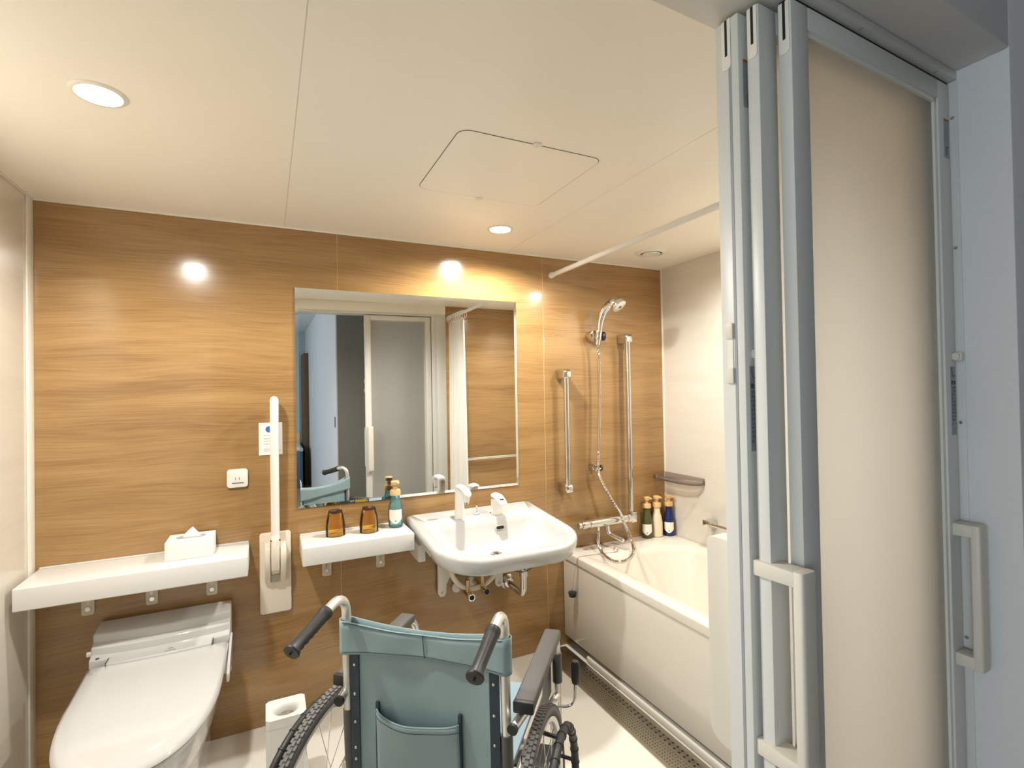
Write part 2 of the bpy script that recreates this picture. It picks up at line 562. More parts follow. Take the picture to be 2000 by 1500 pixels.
def text_lines(parent, u0, u1, zt, zb, v, rows, mt='label_ink', vert=True):
    """Small printed characters in columns, as on a maker's notice: strokes of each glyph."""
    mb = MB()
    n = rows
    cw = (u1 - u0) / n
    ch = cw * 1.05
    for c in range(n):
        z = zt
        end = zb + random.random() * 0.25 * (zt - zb)
        while z - ch > end:
            x0 = u0 + c * cw + cw * 0.18
            x1 = u0 + (c + 1) * cw - cw * 0.12
            t = ch * 0.13
            for s in range(3):
                zz = z - ch * (0.12 + 0.28 * s)
                if random.random() < 0.85:
                    mb.box(x0, x1 - random.random() * cw * 0.3, v - 0.0003, v, zz - t, zz)
            xm = x0 + (x1 - x0) * random.choice((0.15, 0.5, 0.8))
            mb.box(xm, xm + t, v - 0.0003, v, z - ch * 0.85, z - ch * 0.1)
            z -= ch * 1.1
    obj('printed_characters', mb, mt, parent, smooth=False, kind='stuff')


def notice(parent, u0, v, with_arrow=True):
    """Grey film label: pictogram arrow, black heading blocks, columns of small characters."""
    obj('notice_film', MB().box(u0, u0 + 0.020, v - 0.0006, v, 1.275, 1.415), 'label_film', parent)
    p = parent.children[-1] if False else None
    for k in range(2):
        obj('heading_block', MB().box(u0 + 0.001 + 0.0105 * k, u0 + 0.009 + 0.0105 * k, v - 0.001, v - 0.0006, 1.378, 1.386), 'label_ink', parent)
    pts = [(u0 + 0.003, v - 0.0008, 1.412), (u0 + 0.005, v - 0.0008, 1.402), (u0 + 0.011, v - 0.0008, 1.394), (u0 + 0.016, v - 0.0008, 1.396)]
    obj('arrow_mark', MB().tube(smooth_path(pts, 3), 0.0006, 6), 'label_ink', parent)
    text_lines(parent, u0 + 0.001, u0 + 0.020, 1.375, 1.278, v - 0.0006, 3)


def warning(parent, u0, v):
    obj('warning_film', MB().box(u0, u0 + 0.021, v - 0.0006, v, 1.845, 1.925), 'label_film', parent)
    obj('warning_bar', MB().box(u0 + 0.001, u0 + 0.02, v - 0.001, v - 0.0006, 1.92, 1.924), 'orange_ink', parent)
    text_lines(parent, u0 + 0.001, u0 + 0.020, 1.918, 1.87, v - 0.0006, 4, 'label_grey')
    pts = [(u0 + 0.016, v - 0.0008, 1.866), (u0 + 0.010, v - 0.0008, 1.867), (u0 + 0.009, v - 0.0008, 1.858), (u0 + 0.010, v - 0.0008, 1.850)]
    obj('arrow_mark', MB().tube(smooth_path(pts, 3), 0.0008, 6), 'label_ink', parent)


def pull(parent, u, v, side, z0, z1, reach, w=0.034, shift=0.0):
    """Bow pull handle: two arms and a rounded grip bar; side -1 faces the hallway, +1 the bathroom."""
    y1 = v + side * reach
    ya, yb = sorted((v, y1))
    g = MB().loft([[(x, y, z) for x, y in rrect(u - w / 2 + shift, u + w / 2 + shift, min(y1, y1 - side * 0.018), max(y1, y1 - side * 0.018), 0.006, 4)] for z in (z0, z1)])
    hnd = obj('handle', g, 'handle_i', parent, bevel=0.003, label='ivory plastic bow handle')
    for z in (z0 + 0.013, z1 - 0.013):
        obj('handle_arm', MB().loft([[(u - w / 2, v, z - 0.013), (u + w / 2, v, z - 0.013), (u + w / 2, v, z + 0.013), (u - w / 2, v, z + 0.013)],
                                     [(u - w / 2 + shift, y1 - side * 0.012, z - 0.012), (u + w / 2 + shift, y1 - side * 0.012, z - 0.012),
                                      (u + w / 2 + shift, y1 - side * 0.012, z + 0.012), (u - w / 2 + shift, y1 - side * 0.012, z + 0.012)]]),
            'handle_i', hnd, bevel=0.003)
        obj('screw_slot', MB().box(u - w / 2 + 0.006, u - w / 2 + 0.0075, v - 0.006, v + 0.006, z - 0.004, z + 0.004), 'dark', hnd) if False else None
    return hnd


def catch(parent, u, v, z):
    c = obj('door_catch', MB().prism(rrect(u - 0.006, u + 0.006, z - 0.009, z + 0.009, 0.003, 3), v - 0.014, v), 'handle_i', parent, bevel=0.0015)
    obj('catch_knob', MB().cyl((u - 0.006, v - 0.005, z), (u - 0.011, v - 0.005, z), 0.007, 14), 'handle_i', c)


dA = door('door_1', -0.568, -0.035, 0.060, 0.105, 'innermost sliding door panel carrying the near ivory handle')
dB = door('door_2', -0.556, -0.022, 0.031, 0.053, 'middle sliding door panel between the other two')
dC = door('door_3', -0.519, 0.006, 0.0, 0.023, 'nearest sliding door panel with the big frosted pane')
notice(dA, -0.558, 0.060)
warning(dA, -0.558, 0.060)
catch(dA, -0.541, 0.060, 1.435)
pull(dA, -0.545, 0.060, -1, 0.785, 1.10, 0.085, 0.036, shift=0.0)
obj('handle', MB().loft([[(uu, y, z) for y, z in rrect(0.105, 0.158, 0.752, 1.115, (0.001, 0.030, 0.012, 0.001), 6)] for uu in (-0.555, -0.518)]), 'handle_i', dA, bevel=0.003, label='ivory plastic inner handle')
notice(dC, -0.020, 0.0)
warning(dC, -0.020, 0.0)
catch(dC, 0.0, 0.0, 1.435)
pull(dC, -0.016, 0.0, -1, 0.815, 1.10, 0.045, 0.034, shift=0.0)
for z in (1.40, 1.475):
    obj('latch_block', MB().box(-0.573, -0.5675, 0.080, 0.094, z - 0.013, z + 0.013), 'handle_i', dA, bevel=0.001)
obj('latch_plate', MB().box(-0.5695, -0.5675, 0.082, 0.092, 1.413, 1.462), 'trim', dA)
obj('edge_groove', MB().box(-0.5688, -0.5675, 0.074, 0.079, 0.02, 1.98), 'label_film', dA)

# ------------------------------------------------------------------ bedroom behind the camera, seen in the mirror
struct('floor_bedroom', MB().box(-2.6, 3.3, -6.7, -1.95, -0.08, 0.0), 'hall_floor', 'brown bedroom floor outside the bathroom')
struct('ceiling_bedroom', MB().box(-2.6, 3.3, -6.7, -1.93, 2.4, 2.5), 'hall_wall', 'grey bedroom ceiling')
wk = struct('wall_bedroom_corner', MB().box(1.335, 3.3, -6.7, -2.58, 0.0, 2.4), 'hall_wall', 'grey wall corner reflected in the mirror', bevel=0.003)
tag(obj('wall_end_dark_panel', MB().box(1.345, 2.30, -2.5795, -2.56, 0.0, 2.2), 'hall_dark', None, bevel=0.003), 'dark grey panel added over the wall end, reflected in the middle of the mirror', kind='structure')  # added panel: the wall end's darkness is put into its colour
obj('switch_plate', MB().box(1.331, 1.3355, -2.70, -2.66, 1.06, 1.16), 'black', wk)
struct('wall_bedroom_end', MB().box(-2.6, 1.335, -6.7, -6.6, 0.0, 2.4), 'pale_teal', 'pale bedroom wall behind the bed')
struct('wall_bedroom_window', MB().box(-2.6, -2.5, -6.6, -1.9, 0.0, 2.4), 'hall_wall', 'bedroom wall with the window')
bd_ = thing('bed', 'blue bed with white sheet at the very edge of the mirror', 'bed', (0.5, -6.2, 0))
obj('bed_base', MB().box(-0.9, 1.22, -6.58, -5.6, 0.0, 0.54), 'slate_blue', bd_, bevel=0.02)
obj('bed_sheet', MB().box(-0.9, 1.225, -6.58, -5.59, 0.542, 0.60), 'white', bd_, bevel=0.015)
obj('headboard', MB().box(-0.9, 1.22, -6.598, -6.582, 0.30, 0.74), 'pump', bd_, bevel=0.004)
cl = tag(obj('wardrobe_end', MB().box(1.262, 1.334, -6.55, -5.95, 0.0, 2.0), 'closet_wood', None, bevel=0.004), 'brown wooden wardrobe end panel reflected beside the grey wall', 'wardrobe')

# ------------------------------------------------------------------ ceiling fittings


def downlight(x, y, label, dim=1.0):
    t = thing('downlight', label, 'downlight', (x, y, H), group='recessed ceiling downlights')
    obj('trim_ring', MB().lathe([(0.045, H - 0.001), (0.0465, H - 0.0045), (0.054, H - 0.004), (0.058, H - 0.0005), (0.045, H - 0.0005)], (x, y, 0), 36, caps=False), 'trim', t)
    obj('lens', MB().lathe([(0.0005, H - 0.0030), (0.03, H - 0.003), (0.0455, H - 0.0015), (0.0005, H - 0.0008)], (x, y, 0), 32, caps=False), 'lens', t)
    L = bpy.data.lights.new('downlight_beam', 'SPOT')
    L.energy = LAMP_W * 4 * dim
    L.color = LAMP_COL
    L.spot_size = math.radians(166)
    L.spot_blend = 0.5
    L.shadow_soft_size = 0.04
    lo = bpy.data.objects.new('downlight_beam', L)
    COL.objects.link(lo)
    lo.parent = t
    lo.location = (0, 0, -0.012)
    return t


downlight(0.404, -0.885, 'round recessed downlight over the toilet')
downlight(1.698, -0.335, 'round recessed downlight over the mirror')
downlight(2.57, -0.95, 'round recessed downlight over the bathtub', 0.7)

h = thing('access_hatch', 'rounded square access hatch in the ceiling', 'hatch', (1.475, -0.865, H))
hp = rrect(1.238, 1.712, -1.085, -0.640, 0.035, 8)
hq = rrect(1.2400, 1.7100, -1.0830, -0.6420, 0.0335, 8)
obj('gasket', MB().slab(hp, H - 0.0008, H - 0.0001), 'gap', h)
obj('hatch_panel', MB().slab(hq, H - 0.0014, H - 0.0009), 'ceiling', h)
for (x, y) in ((1.475, -1.088), (1.475, -0.637)):
    obj('latch', MB().lathe([(0.0005, H - 0.0055), (0.012, H - 0.0055), (0.0135, H - 0.0045), (0.0135, H - 0.0005)], (x, y, 0), 20), 'trim', h)

v = thing('ceiling_vent', 'round white exhaust vent in the ceiling over the bathtub', 'vent', (2.60, -0.285, H))
obj('flange', MB().lathe([(0.056, H - 0.003), (0.060, H - 0.010), (0.082, H - 0.006), (0.088, H - 0.0005), (0.056, H - 0.0005)], (2.60, -0.285, 0), 40, caps=False), 'plastic_w', v)
obj('throat', MB().lathe([(0.0005, H - 0.0012), (0.057, H - 0.0012)], (2.60, -0.285, 0), 32, caps=False), 'gap', v)
obj('damper_disc', MB().lathe([(0.0005, H - 0.014), (0.044, H - 0.013), (0.048, H - 0.009), (0.040, H - 0.004), (0.0005, H - 0.003)], (2.60, -0.285, 0), 36, caps=False), 'plastic_w', v)

# ------------------------------------------------------------------ mirror
mi = thing('wall_mirror', 'large frameless wall mirror above the washbasin', 'mirror', (1.40, 0, 0.889))
x0, x1, z0, z1 = 0.868, 1.932, 0.888, 1.842
e = 0.013
o_ = [(x0, -0.0043, z0), (x1, -0.0043, z0), (x1, -0.0043, z1), (x0, -0.0043, z1)]
i_ = [(x0 + e, -0.006, z0 + e), (x1 - e, -0.006, z0 + e), (x1 - e, -0.006, z1 - e), (x0 + e, -0.006, z1 - e)]
obj('glass_face', MB().add(i_, [(0, 1, 2, 3)]), 'mirror', mi, smooth=False)
obj('bevel_edge', MB().loft([[(x, 0.0, z) for x, _, z in o_], o_, i_], False, False), 'mirror_edge', mi, smooth=False)

# ------------------------------------------------------------------ wall bits
t = thing('wall_outlet', 'white square power outlet plate above the long shelf', 'outlet', (0.643, 0, 1.04))
obj('cover_plate', MB().prism(rrect(0.605, 0.682, 1.003, 1.078, 0.012, 5), -0.012, 0), 'plastic_w', t, bevel=0.003)
for x in (0.636, 0.650):
    obj('socket_slot', MB().box(x - 0.001, x + 0.001, -0.0126, -0.0119, 1.034, 1.044), 'gap', t)
obj('marking_strip', MB().box(0.624, 0.666, -0.0126, -0.0119, 1.0195, 1.0235), 'label_ink', t)

t = thing('notice_card', 'small white notice card with a blue dot behind the raised grab bar', 'card', (0.767, 0, 1.13))
cd = obj('card_sheet', MB().box(0.723, 0.813, -0.0025, 0, 1.127, 1.263), 'paper', t)
obj('blue_dot', MB().cyl((0.762, -0.0025, 1.235), (0.762, -0.0032, 1.235), 0.0135, 28), 'blue_ink', t)
for (za, w_) in ((1.208, 0.02), (1.194, 0.055), (1.184, 0.03), (1.172, 0.03), (1.150, 0.035), (1.143, 0.06)):
    mb = MB()
    xx = 0.742
    while xx < 0.742 + w_:
        l_ = 0.002 + random.random() * 0.003
        mb.box(xx, xx + l_, -0.0029, -0.0025, za, za + 0.003)
        xx += l_ + 0.0012
    obj('text_line', mb, 'label_grey', t, smooth=False)

# ------------------------------------------------------------------ long shelf and tissue box


def shelf(name, label, xa, xb, dep, zt, th, brackets):
    s = thing(name, label, 'shelf', ((xa + xb) / 2, 0, zt - th))
    obj('board', MB().box(xa, xb, -dep, -0.0, zt - th, zt), 'white', s, bevel=0.004, seg=3)
    obj('back_lip', MB().box(xa + 0.002, xb - 0.002, -0.012, -0.0, zt, zt + 0.004), 'white', s, bevel=0.0015)
    for bx in brackets:
        b = obj('bracket_tab', MB().prism(rrect(bx - 0.019, bx + 0.019, zt - th - 0.118, zt - th + 0.02, 0.008, 4), -0.008, 0), 'clear', s)
        obj('screw', MB().cyl((bx, -0.008, zt - th - 0.096), (bx, -0.011, zt - th - 0.096), 0.008, 14), 'chrome', b)
        obj('screw_slot', MB().box(bx - 0.005, bx + 0.005, -0.0095, -0.008, zt - th - 0.080, zt - th - 0.045), 'steel', b)
    return s


shelf('long_shelf', 'long white wall shelf above the toilet holding a tissue box', 0.017, 0.684, 0.222, 0.775, 0.074, (0.155, 0.350, 0.549))
t = thing('tissue_box', 'white tissue box on the long shelf', 'tissue box', (0.49, -0.09, 0.775))
obj('carton', MB().box(0.412, 0.566, -0.143, -0.020, 0.7755, 0.843), 'paper', t, bevel=0.002)
obj('opening', MB().slab(rrect(0.440, 0.538, -0.105, -0.058, 0.022, 6), 0.843, 0.8434), 'label_grey', t)
pts_b = rrect(0.460, 0.520, -0.088, -0.074, 0.006, 3)
n_ = len(pts_b)
rings = [[(x, y, 0.8436) for x, y in pts_b],
         [(0.49 + (x - 0.49) * 0.75, -0.081 + (y + 0.081) * 1.3, 0.856) for x, y in pts_b],
         [(0.492 + (x - 0.49) * 0.25, -0.080 + (y + 0.081) * 0.8, 0.872) for x, y in pts_b],
         [(0.494 + (x - 0.49) * 0.03, -0.079 + (y + 0.081) * 0.2, 0.879) for x, y in pts_b]]
obj('tissue_sheet', MB().loft(rings), 'paper', t)

# ------------------------------------------------------------------ fold-up grab bar
t = thing('folding_grab_bar', 'ivory fold-up grab bar standing upright between the two shelves', 'grab bar', (0.781, 0, 0.465))
obj('wall_plate', MB().prism(rrect(0.721, 0.841, 0.467, 0.803, 0.012, 5), -0.016, 0), 'plastic_i', t, bevel=0.004, seg=3)
hg = MB()
for (a, b) in ((0.741, 0.762), (0.798, 0.821)):
    hg2 = MB().loft([[(x, -0.016, 0.595), (x, -0.016, 0.765), (x, -0.075, 0.755), (x, -0.085, 0.72), (x, -0.070, 0.66), (x, -0.030, 0.600)] for x in (a, b)])
    obj('hinge_cheek', hg2, 'plastic_i', t, bevel=0.004, seg=2)
obj('hinge_gap', MB().box(0.763, 0.797, -0.021, -0.016, 0.598, 0.628), 'steel', t)
obj('hinge_block', MB().loft([[(x, -0.018, 0.632), (x, -0.018, 0.80), (x, -0.085, 0.80), (x, -0.092, 0.74), (x, -0.075, 0.66), (x, -0.03, 0.632)] for x in (0.764, 0.796)]),
    'plastic_i', t, bevel=0.004, seg=2)
pth = [(0.781, -0.060, 0.72), (0.781, -0.062, 0.80), (0.781, -0.066, 1.0), (0.781, -0.072, 1.20), (0.782, -0.078, 1.325), (0.782, -0.070, 1.35), (0.782, -0.055, 1.358)]
pth = smooth_path(pth, 6)
pth2 = [(0.782, -0.020, 1.355 - 0.0), (0.782, -0.036, 1.359)]
obj('rail', MB().tube(pth + [Vector((0.782, -0.040, 1.354)), Vector((0.782, -0.030, 1.335)), Vector((0.782, -0.028, 1.25)), Vector((0.782, -0.027, 0.80))], 0.0165, 16), 'plastic_w', t, angle=60)
obj('rail_end', MB().sphere((0.782, -0.058, 1.355), 0.0168, 16, 10), 'plastic_w', t)
for x in (0.7635, 0.7965):
    obj('pin', MB().cyl((x, -0.088, 0.788), (x, -0.0935, 0.788), 0.003, 10), 'black', t)

# ------------------------------------------------------------------ toilet
TC = 0.405
t = thing('toilet', 'white toilet with closed lid below the long shelf', 'toilet', (TC, -0.4, 0))


def lid_outline(yb, yf, hw, n=26):
    """Straight sides from the hinge to the middle, then a rounded nose."""
    ym = -0.37
    L_ = ym - yf
    left = [(TC - hw * (1.025 - 0.025 * k), yb + (ym - yb) * k) for k in (0.0, 0.3, 0.6, 0.9)]
    out = []
    for i in range(n + 1):
        a = PI * i / n
        c, q = -math.cos(a), max(0.0, math.sin(a))
        x = hw * math.copysign(abs(c) ** (2 / 2.3), c)
        out.append((TC + x, ym - L_ * q ** (2 / 2.3)))
    right = [(2 * TC - x, y) for x, y in reversed(left)]
    return left + out + right


def lid_ring(ins, z, yb, yf, hw):
    return [(x, y, z) for x, y in lid_outline(yb - ins * 0.4, yf + ins, hw - ins)]


YB, YF, HW = -0.178, -0.797, 0.208


def lid_z(y):
    return 0.0


def sloped(ring, k):
    return [(x, y, z + k * (y - YB)) for x, y, z in ring]


body = MB()
body.loft([lid_ring(0.075, 0.0, -0.05, -0.66, HW), lid_ring(0.07, 0.03, -0.05, -0.665, HW), lid_ring(0.075, 0.16, -0.05, -0.67, HW),
           lid_ring(0.045, 0.27, -0.06, -0.74, HW), lid_ring(0.022, 0.34, -0.08, -0.785, HW), lid_ring(0.015, 0.403, -0.10, YF, HW)])
obj('bowl', body, 'ceramic', t, angle=50)
obj('seat', MB().loft([lid_ring(0.010, 0.404, YB, YF, HW), lid_ring(0.005, 0.410, YB, YF, HW), lid_ring(0.005, 0.420, YB, YF, HW), lid_ring(0.010, 0.425, YB, YF, HW)]), 'ceramic', t)
obj('lid', MB().loft([sloped(lid_ring(0.006, 0.428, YB, YF, HW), 0.0), sloped(lid_ring(0.0, 0.435, YB, YF, HW), 0.015), sloped(lid_ring(0.003, 0.451, YB, YF, HW), 0.03),
                      sloped(lid_ring(0.014, 0.460, YB, YF, HW), 0.035), sloped(lid_ring(0.05, 0.465, YB, YF, HW), 0.035), sloped(lid_ring(0.12, 0.468, YB, YF, HW), 0.035)]),
    'ceramic', t, angle=60)


def bow(x, y, k=0.022):
    """the unit's front bows forward in the middle"""
    return y - k * (1 - ((x - TC) / 0.225) ** 2)


def bowed_box(xa, xb, ya, yb, za, zb, zfront=None, n=12, ins=0.0):
    xs = [xa + (xb - xa) * i / n for i in range(n + 1)]
    bot = [(x, ya) for x in xs] + [(x, bow(x, yb)) for x in reversed(xs)]
    r0 = [(x, y, za) for x, y in bot]
    r1 = [(x, y, zb if i <= n else (zfront if zfront is not None else zb)) for i, (x, y) in enumerate(bot)]
    return MB().loft([r0, r1])


obj('tank', bowed_box(0.190, 0.620, -0.012, -0.100, 0.30, 0.556, 0.542), 'ceramic', t, bevel=0.010, seg=3)
obj('tank_step', bowed_box(0.192, 0.619, -0.080, -0.126, 0.36, 0.522, 0.506), 'ceramic', t, bevel=0.006, seg=3)
un = obj('washlet_unit', bowed_box(0.192, 0.618, -0.10, -0.152, 0.395, 0.490, 0.474), 'ceramic', t, bevel=0.005, seg=3)
obj('control_cover', bowed_box(0.250, 0.565, -0.140, -0.190, 0.462, 0.4745, 0.4725), 'ceramic', t, bevel=0.002)
for x in (0.250, 0.565):
    obj('cover_joint', MB().box(x - 0.0012, x + 0.0012, bow(x, -0.192), bow(x, -0.150), 0.463, 0.4756), 'gap', t)
mb = MB()
for k in range(5):
    mb.box(0.418 + k * 0.007, 0.423 + k * 0.007, -0.197, -0.1900, 0.4735, 0.4744)
obj('printed_mark', mb, 'label_grey', t, smooth=False)
obj('printed_mark', MB().box(0.426, 0.440, -0.178, -0.174, 0.4740, 0.4752), 'label_grey', t, smooth=False)
obj('printed_mark', MB().box(0.212, 0.222, -0.156, -0.152, 0.4700, 0.4790), 'label_ink', t, smooth=False)
obj('side_arm', MB().loft([[(x, -0.12, 0.37), (x, -0.12, 0.465), (x, -0.26, 0.435), (x, -0.335, 0.410), (x, -0.338, 0.382), (x, -0.25, 0.39)] for x in (0.6175, 0.627)]), 'ceramic', t, bevel=0.003)
obj('flush_lever', MB().cyl((0.192, -0.10, 0.478), (0.176, -0.10, 0.478), 0.012, 18), 'chrome', t)
obj('water_valve', MB().cyl((0.265, -0.70, 0.345), (0.195, -0.62, 0.345), 0.014, 16), 'plastic_w', t)

# ------------------------------------------------------------------ waste bin
t = thing('waste_bin', 'white square bin with a round funnel opening beside the wheelchair', 'bin', (0.802, -0.437, 0))
bx0, bx1, by0, by1, bz = 0.740, 0.866, -0.502, -0.374, 0.30
n_ = 32
cx, cy = (bx0 + bx1) / 2, (by0 + by1) / 2
sq_ = []
for k in range(n_):
    a = 2 * PI * (k + 0.5) / n_
    q = 0.063 / max(abs(math.cos(a)), abs(math.sin(a)))
    sq_.append((cx + q * math.cos(a), cy + q * math.sin(a)))


def circ(r, z, dx=0.0, dy=0.0):
    return [(cx + dx + r * math.cos(2 * PI * (k + 0.5) / n_), cy + dy + r * math.sin(2 * PI * (k + 0.5) / n_), z) for k in range(n_)]


obj('bin_body', MB().loft([[(x, y, 0.0) for x, y in sq_], [(x, y, bz - 0.0315) for x, y in sq_]], True, False), 'white', t, angle=30)
obj('bin_top', MB().loft([[(x, y, bz - 0.031) for x, y in sq_], [(x, y, bz) for x, y in sq_], circ(0.048, bz), circ(0.043, bz - 0.002), circ(0.037, bz - 0.008), circ(0.033, bz - 0.016), circ(0.031, bz - 0.030)], False, False), 'white', t, angle=35)
obj('bin_opening', MB().lathe([(0.0005, bz - 0.0295), (0.0312, bz - 0.0295)], (cx, cy, 0), 32, caps=False), 'steel', t)

# ------------------------------------------------------------------ short shelf with glasses and bottle
shelf('short_shelf', 'short white wall shelf under the mirror holding two amber glasses', 0.875, 1.322, 0.215, 0.775, 0.074, (0.984, 1.216))


def tumbler(x, y, label):
    z = 0.7757
    n = 40
    prof_o = [(0.0395, 0.0), (0.0398, 0.03), (0.037, 0.06), (0.032, 0.085), (0.0272, 0.106)]
    prof_i = [(0.0225, 0.095), (0.030, 0.080), (0.0348, 0.058), (0.0374, 0.03), (0.0378, 0.0)]
    rings = []
    for (r, hh) in prof_o + [(0.012, 0.1075), (0.0005, 0.1075), (0.0005, 0.0955)] + prof_i:
        ring = []
        for k in range(n):
            a = 2 * PI * k / n
            rr = r * (1 + (0.012 * math.cos(10 * a) if 0.02 < hh < 0.1 else 0))
            ring.append((x + rr * math.cos(a), y + rr * math.sin(a), z + hh))
        rings.append(ring)
    rings.append(rings[0])
    t = thing('tumbler', label, 'glass', (x, y, z), group='upturned amber glasses')
    obj('glass_wall', MB().loft(rings, False, False), 'amber', t, angle=60)
    obj('glass_base', MB().lathe([(0.0005, z + 0.0960), (0.0222, z + 0.0960), (0.0262, z + 0.1055), (0.0005, z + 0.1068)], (x, y, 0), 28, caps=False), 'amber_base', t)
    return t


tumbler(1.014, -0.083, 'upturned amber glass farther from the blue bottle on the short shelf')
tumbler(1.152, -0.095, 'upturned amber glass next to the blue bottle on the short shelf')


def pump_bottle(x, y, z, label, m, prof, neck_z, neck_r, head_dir, group, shield=True, scale=1.0, face=None):
    t = thing('pump_bottle', label, 'bottle', (x, y, z), group=group)
    obj('bottle_body', MB().lathe([(r * scale, z + 0.0006 + hh * scale) for r, hh in prof], (x, y, 0), 28), m, t, angle=50)
    nz_ = z + neck_z * scale
    nr = neck_r * scale
    c = obj('pump_collar', MB().lathe([(nr * 1.05, nz_), (nr * 1.35, nz_ + 0.001), (nr * 1.35, nz_ + 0.020), (nr * 1.15, nz_ + 0.026), (nr * 0.6, nz_ + 0.027)], (x, y, 0), 24), 'pump', t)
    ca, sa = math.cos(head_dir), math.sin(head_dir)
    hz = nz_ + 0.027
    obj('pump_stem', MB().cyl((x, y, hz - 0.003), (x, y, hz + 0.020), nr * 0.55, 14), 'pump', t)
    hd_ = MB().lathe([(nr * 0.7, hz + 0.018), (nr * 1.0, hz + 0.020), (nr * 1.1, hz + 0.034), (nr * 0.8, hz + 0.038), (0.0005, hz + 0.038)], (x, y, 0), 20)
    hd_.tube([(x, y, hz + 0.030), (x + 0.022 * ca, y + 0.022 * sa, hz + 0.030), (x + 0.030 * ca, y + 0.030 * sa, hz + 0.026)], [0.006, 0.0055, 0.005], 12)
    obj('pump_head', hd_, 'pump', t)
    if shield:
        R_ = max(r for r, hh in prof) * scale * 1.012
        fa = face if face is not None else math.atan2(CAM.y - y, CAM.x - x)
        hw = 0.95
        za, zb_ = z + 0.020 * scale, z + 0.082 * scale
        vv, ff = [], []
        nu, nv = 12, 7
        for j in range(nv + 1):
            tt = j / nv
            for i in range(nu + 1):
                s = -1 + 2 * i / nu
                zlow = za + (zb_ - za) * 0.32 * abs(s) ** 1.6
                zz = zlow + (zb_ - zlow) * tt
                # radius follows the profile
                hh = (zz - z) / scale
                rr = prof[-1][0]
                for q in range(len(prof) - 1):
                    if prof[q][1] <= hh <= prof[q + 1][1]:
                        k = (hh - prof[q][1]) / max(1e-6, prof[q + 1][1] - prof[q][1])
                        rr = prof[q][0] + k * (prof[q + 1][0] - prof[q][0])
                rr = rr * scale + 0.0006
                a = fa + s * hw
                vv.append((x + rr * math.cos(a), y + rr * math.sin(a), zz))
        for j in range(nv):
            for i in range(nu):
                ff.append((j * (nu + 1) + i, j * (nu + 1) + i + 1, (j + 1) * (nu + 1) + i + 1, (j + 1) * (nu + 1) + i))
        lb = obj('paper_label', MB().add(vv, ff), 'label', t)
        mb = MB()
        for (dz, w_) in ((0.030, 0.10), (0.034, 0.08)):
            rr = R_ + 0.0008
            aa = [fa - w_, fa + w_]
            mb.add([(x + rr * math.cos(aa[0]), y + rr * math.sin(aa[0]), z + dz * scale), (x + rr * math.cos(aa[1]), y + rr * math.sin(aa[1]), z + dz * scale),
                    (x + rr * math.cos(aa[1]), y + rr * math.sin(aa[1]), z + (dz + 0.0025) * scale), (x + rr * math.cos(aa[0]), y + rr * math.sin(aa[0]), z + (dz + 0.0025) * scale)], [(0, 1, 2, 3)])
        obj('label_mark', mb, 'label_ink', lb, smooth=False)
    return t


P1 = [(0.028, 0.0), (0.0315, 0.004), (0.033, 0.03), (0.0325, 0.085), (0.028, 0.105), (0.0205, 0.122), (0.0185, 0.135), (0.0185, 0.142)]
pump_bottle(1.274, -0.072, 0.775, 'clear teal pump bottle with white label on the short shelf', 'teal', P1, 0.142, 0.0175, -PI / 2 + 0.3, None)

# ------------------------------------------------------------------ washbasin
SX, ZR = 1.662, 0.80
t = thing('washbasin', 'white wall-hung ceramic washbasin under the mirror', 'washbasin', (SX, 0, 0.5))
SLOPE = 0.055


def rim_z(y):
    return ZR + SLOPE * (y + 0.10) / 0.5 if y < -0.10 else ZR


def basin_ring(ins, dz, yb=-0.004, yf=-0.600, hw=0.326, rf=0.19, rb=0.02, flat=None, n=9, narrow=0.0):
    pts = rrect(SX - hw + ins, SX + hw - ins, yf + ins, yb - (ins if yb < -0.05 else 0), (max(rf - ins, 0.02), max(rf - ins, 0.02), rb, rb), n)
    out = []
    for x, y in pts:
        # the front edge bows out, sides narrow slightly forwards
        k = max(0.0, (-y - 0.30) / 0.30)
        yy = y - 0.012 * k * (1 - ((x - SX) / 0.33) ** 2)
        z = (rim_z(yy) if flat is None else flat) + dz
        out.append((x, yy, z))
    return out


def bowl_ring(x0_, x1_, y0_, y1_, r, dz=None, z=None, n=9):
    out = []
    for x, y in rrect(x0_, x1_, y0_, y1_, r, n):
        k = max(0.0, (-y - 0.30) / 0.30)
        yy = y - 0.010 * k * (1 - ((x - SX) / 0.33) ** 2)
        out.append((x, yy, rim_z(yy) + dz if z is None else z))
    return out


rf_, rb_ = 0.165, 0.06
rings = [basin_ring(0.20, 0, flat=0.635, rf=0.21), basin_ring(0.12, 0, flat=0.645, rf=0.2), basin_ring(0.022, -0.070), basin_ring(0.012, -0.062), basin_ring(0.002, -0.030),
         basin_ring(0.0, -0.014), basin_ring(0.004, -0.004), basin_ring(0.012, 0.0),
         bowl_ring(SX - 0.288, SX + 0.288, -0.568, -0.190, (rf_, rf_, rb_, rb_), 0.0),
         bowl_ring(SX - 0.282, SX + 0.282, -0.560, -0.197, (rf_, rf_, rb_, rb_), -0.005),
         bowl_ring(SX - 0.270, SX + 0.270, -0.545, -0.205, (0.16, 0.16, 0.07, 0.07), -0.03),
         bowl_ring(SX - 0.235, SX + 0.235, -0.510, -0.222, (0.14, 0.14, 0.08, 0.08), z=0.690),
         bowl_ring(SX - 0.170, SX + 0.170, -0.450, -0.245, (0.10, 0.10, 0.08, 0.08), z=0.668),
         bowl_ring(SX - 0.030, SX + 0.030, -0.340, -0.280, 0.0295, z=0.660)]
obj('basin', MB().loft(rings, True, True), 'ceramic', t, angle=60)
obj('drain_ring', MB().lathe([(0.012, 0.6612), (0.016, 0.665), (0.024, 0.664), (0.027, 0.6605)], (SX, -0.31, 0), 24, caps=False), 'chrome', t)
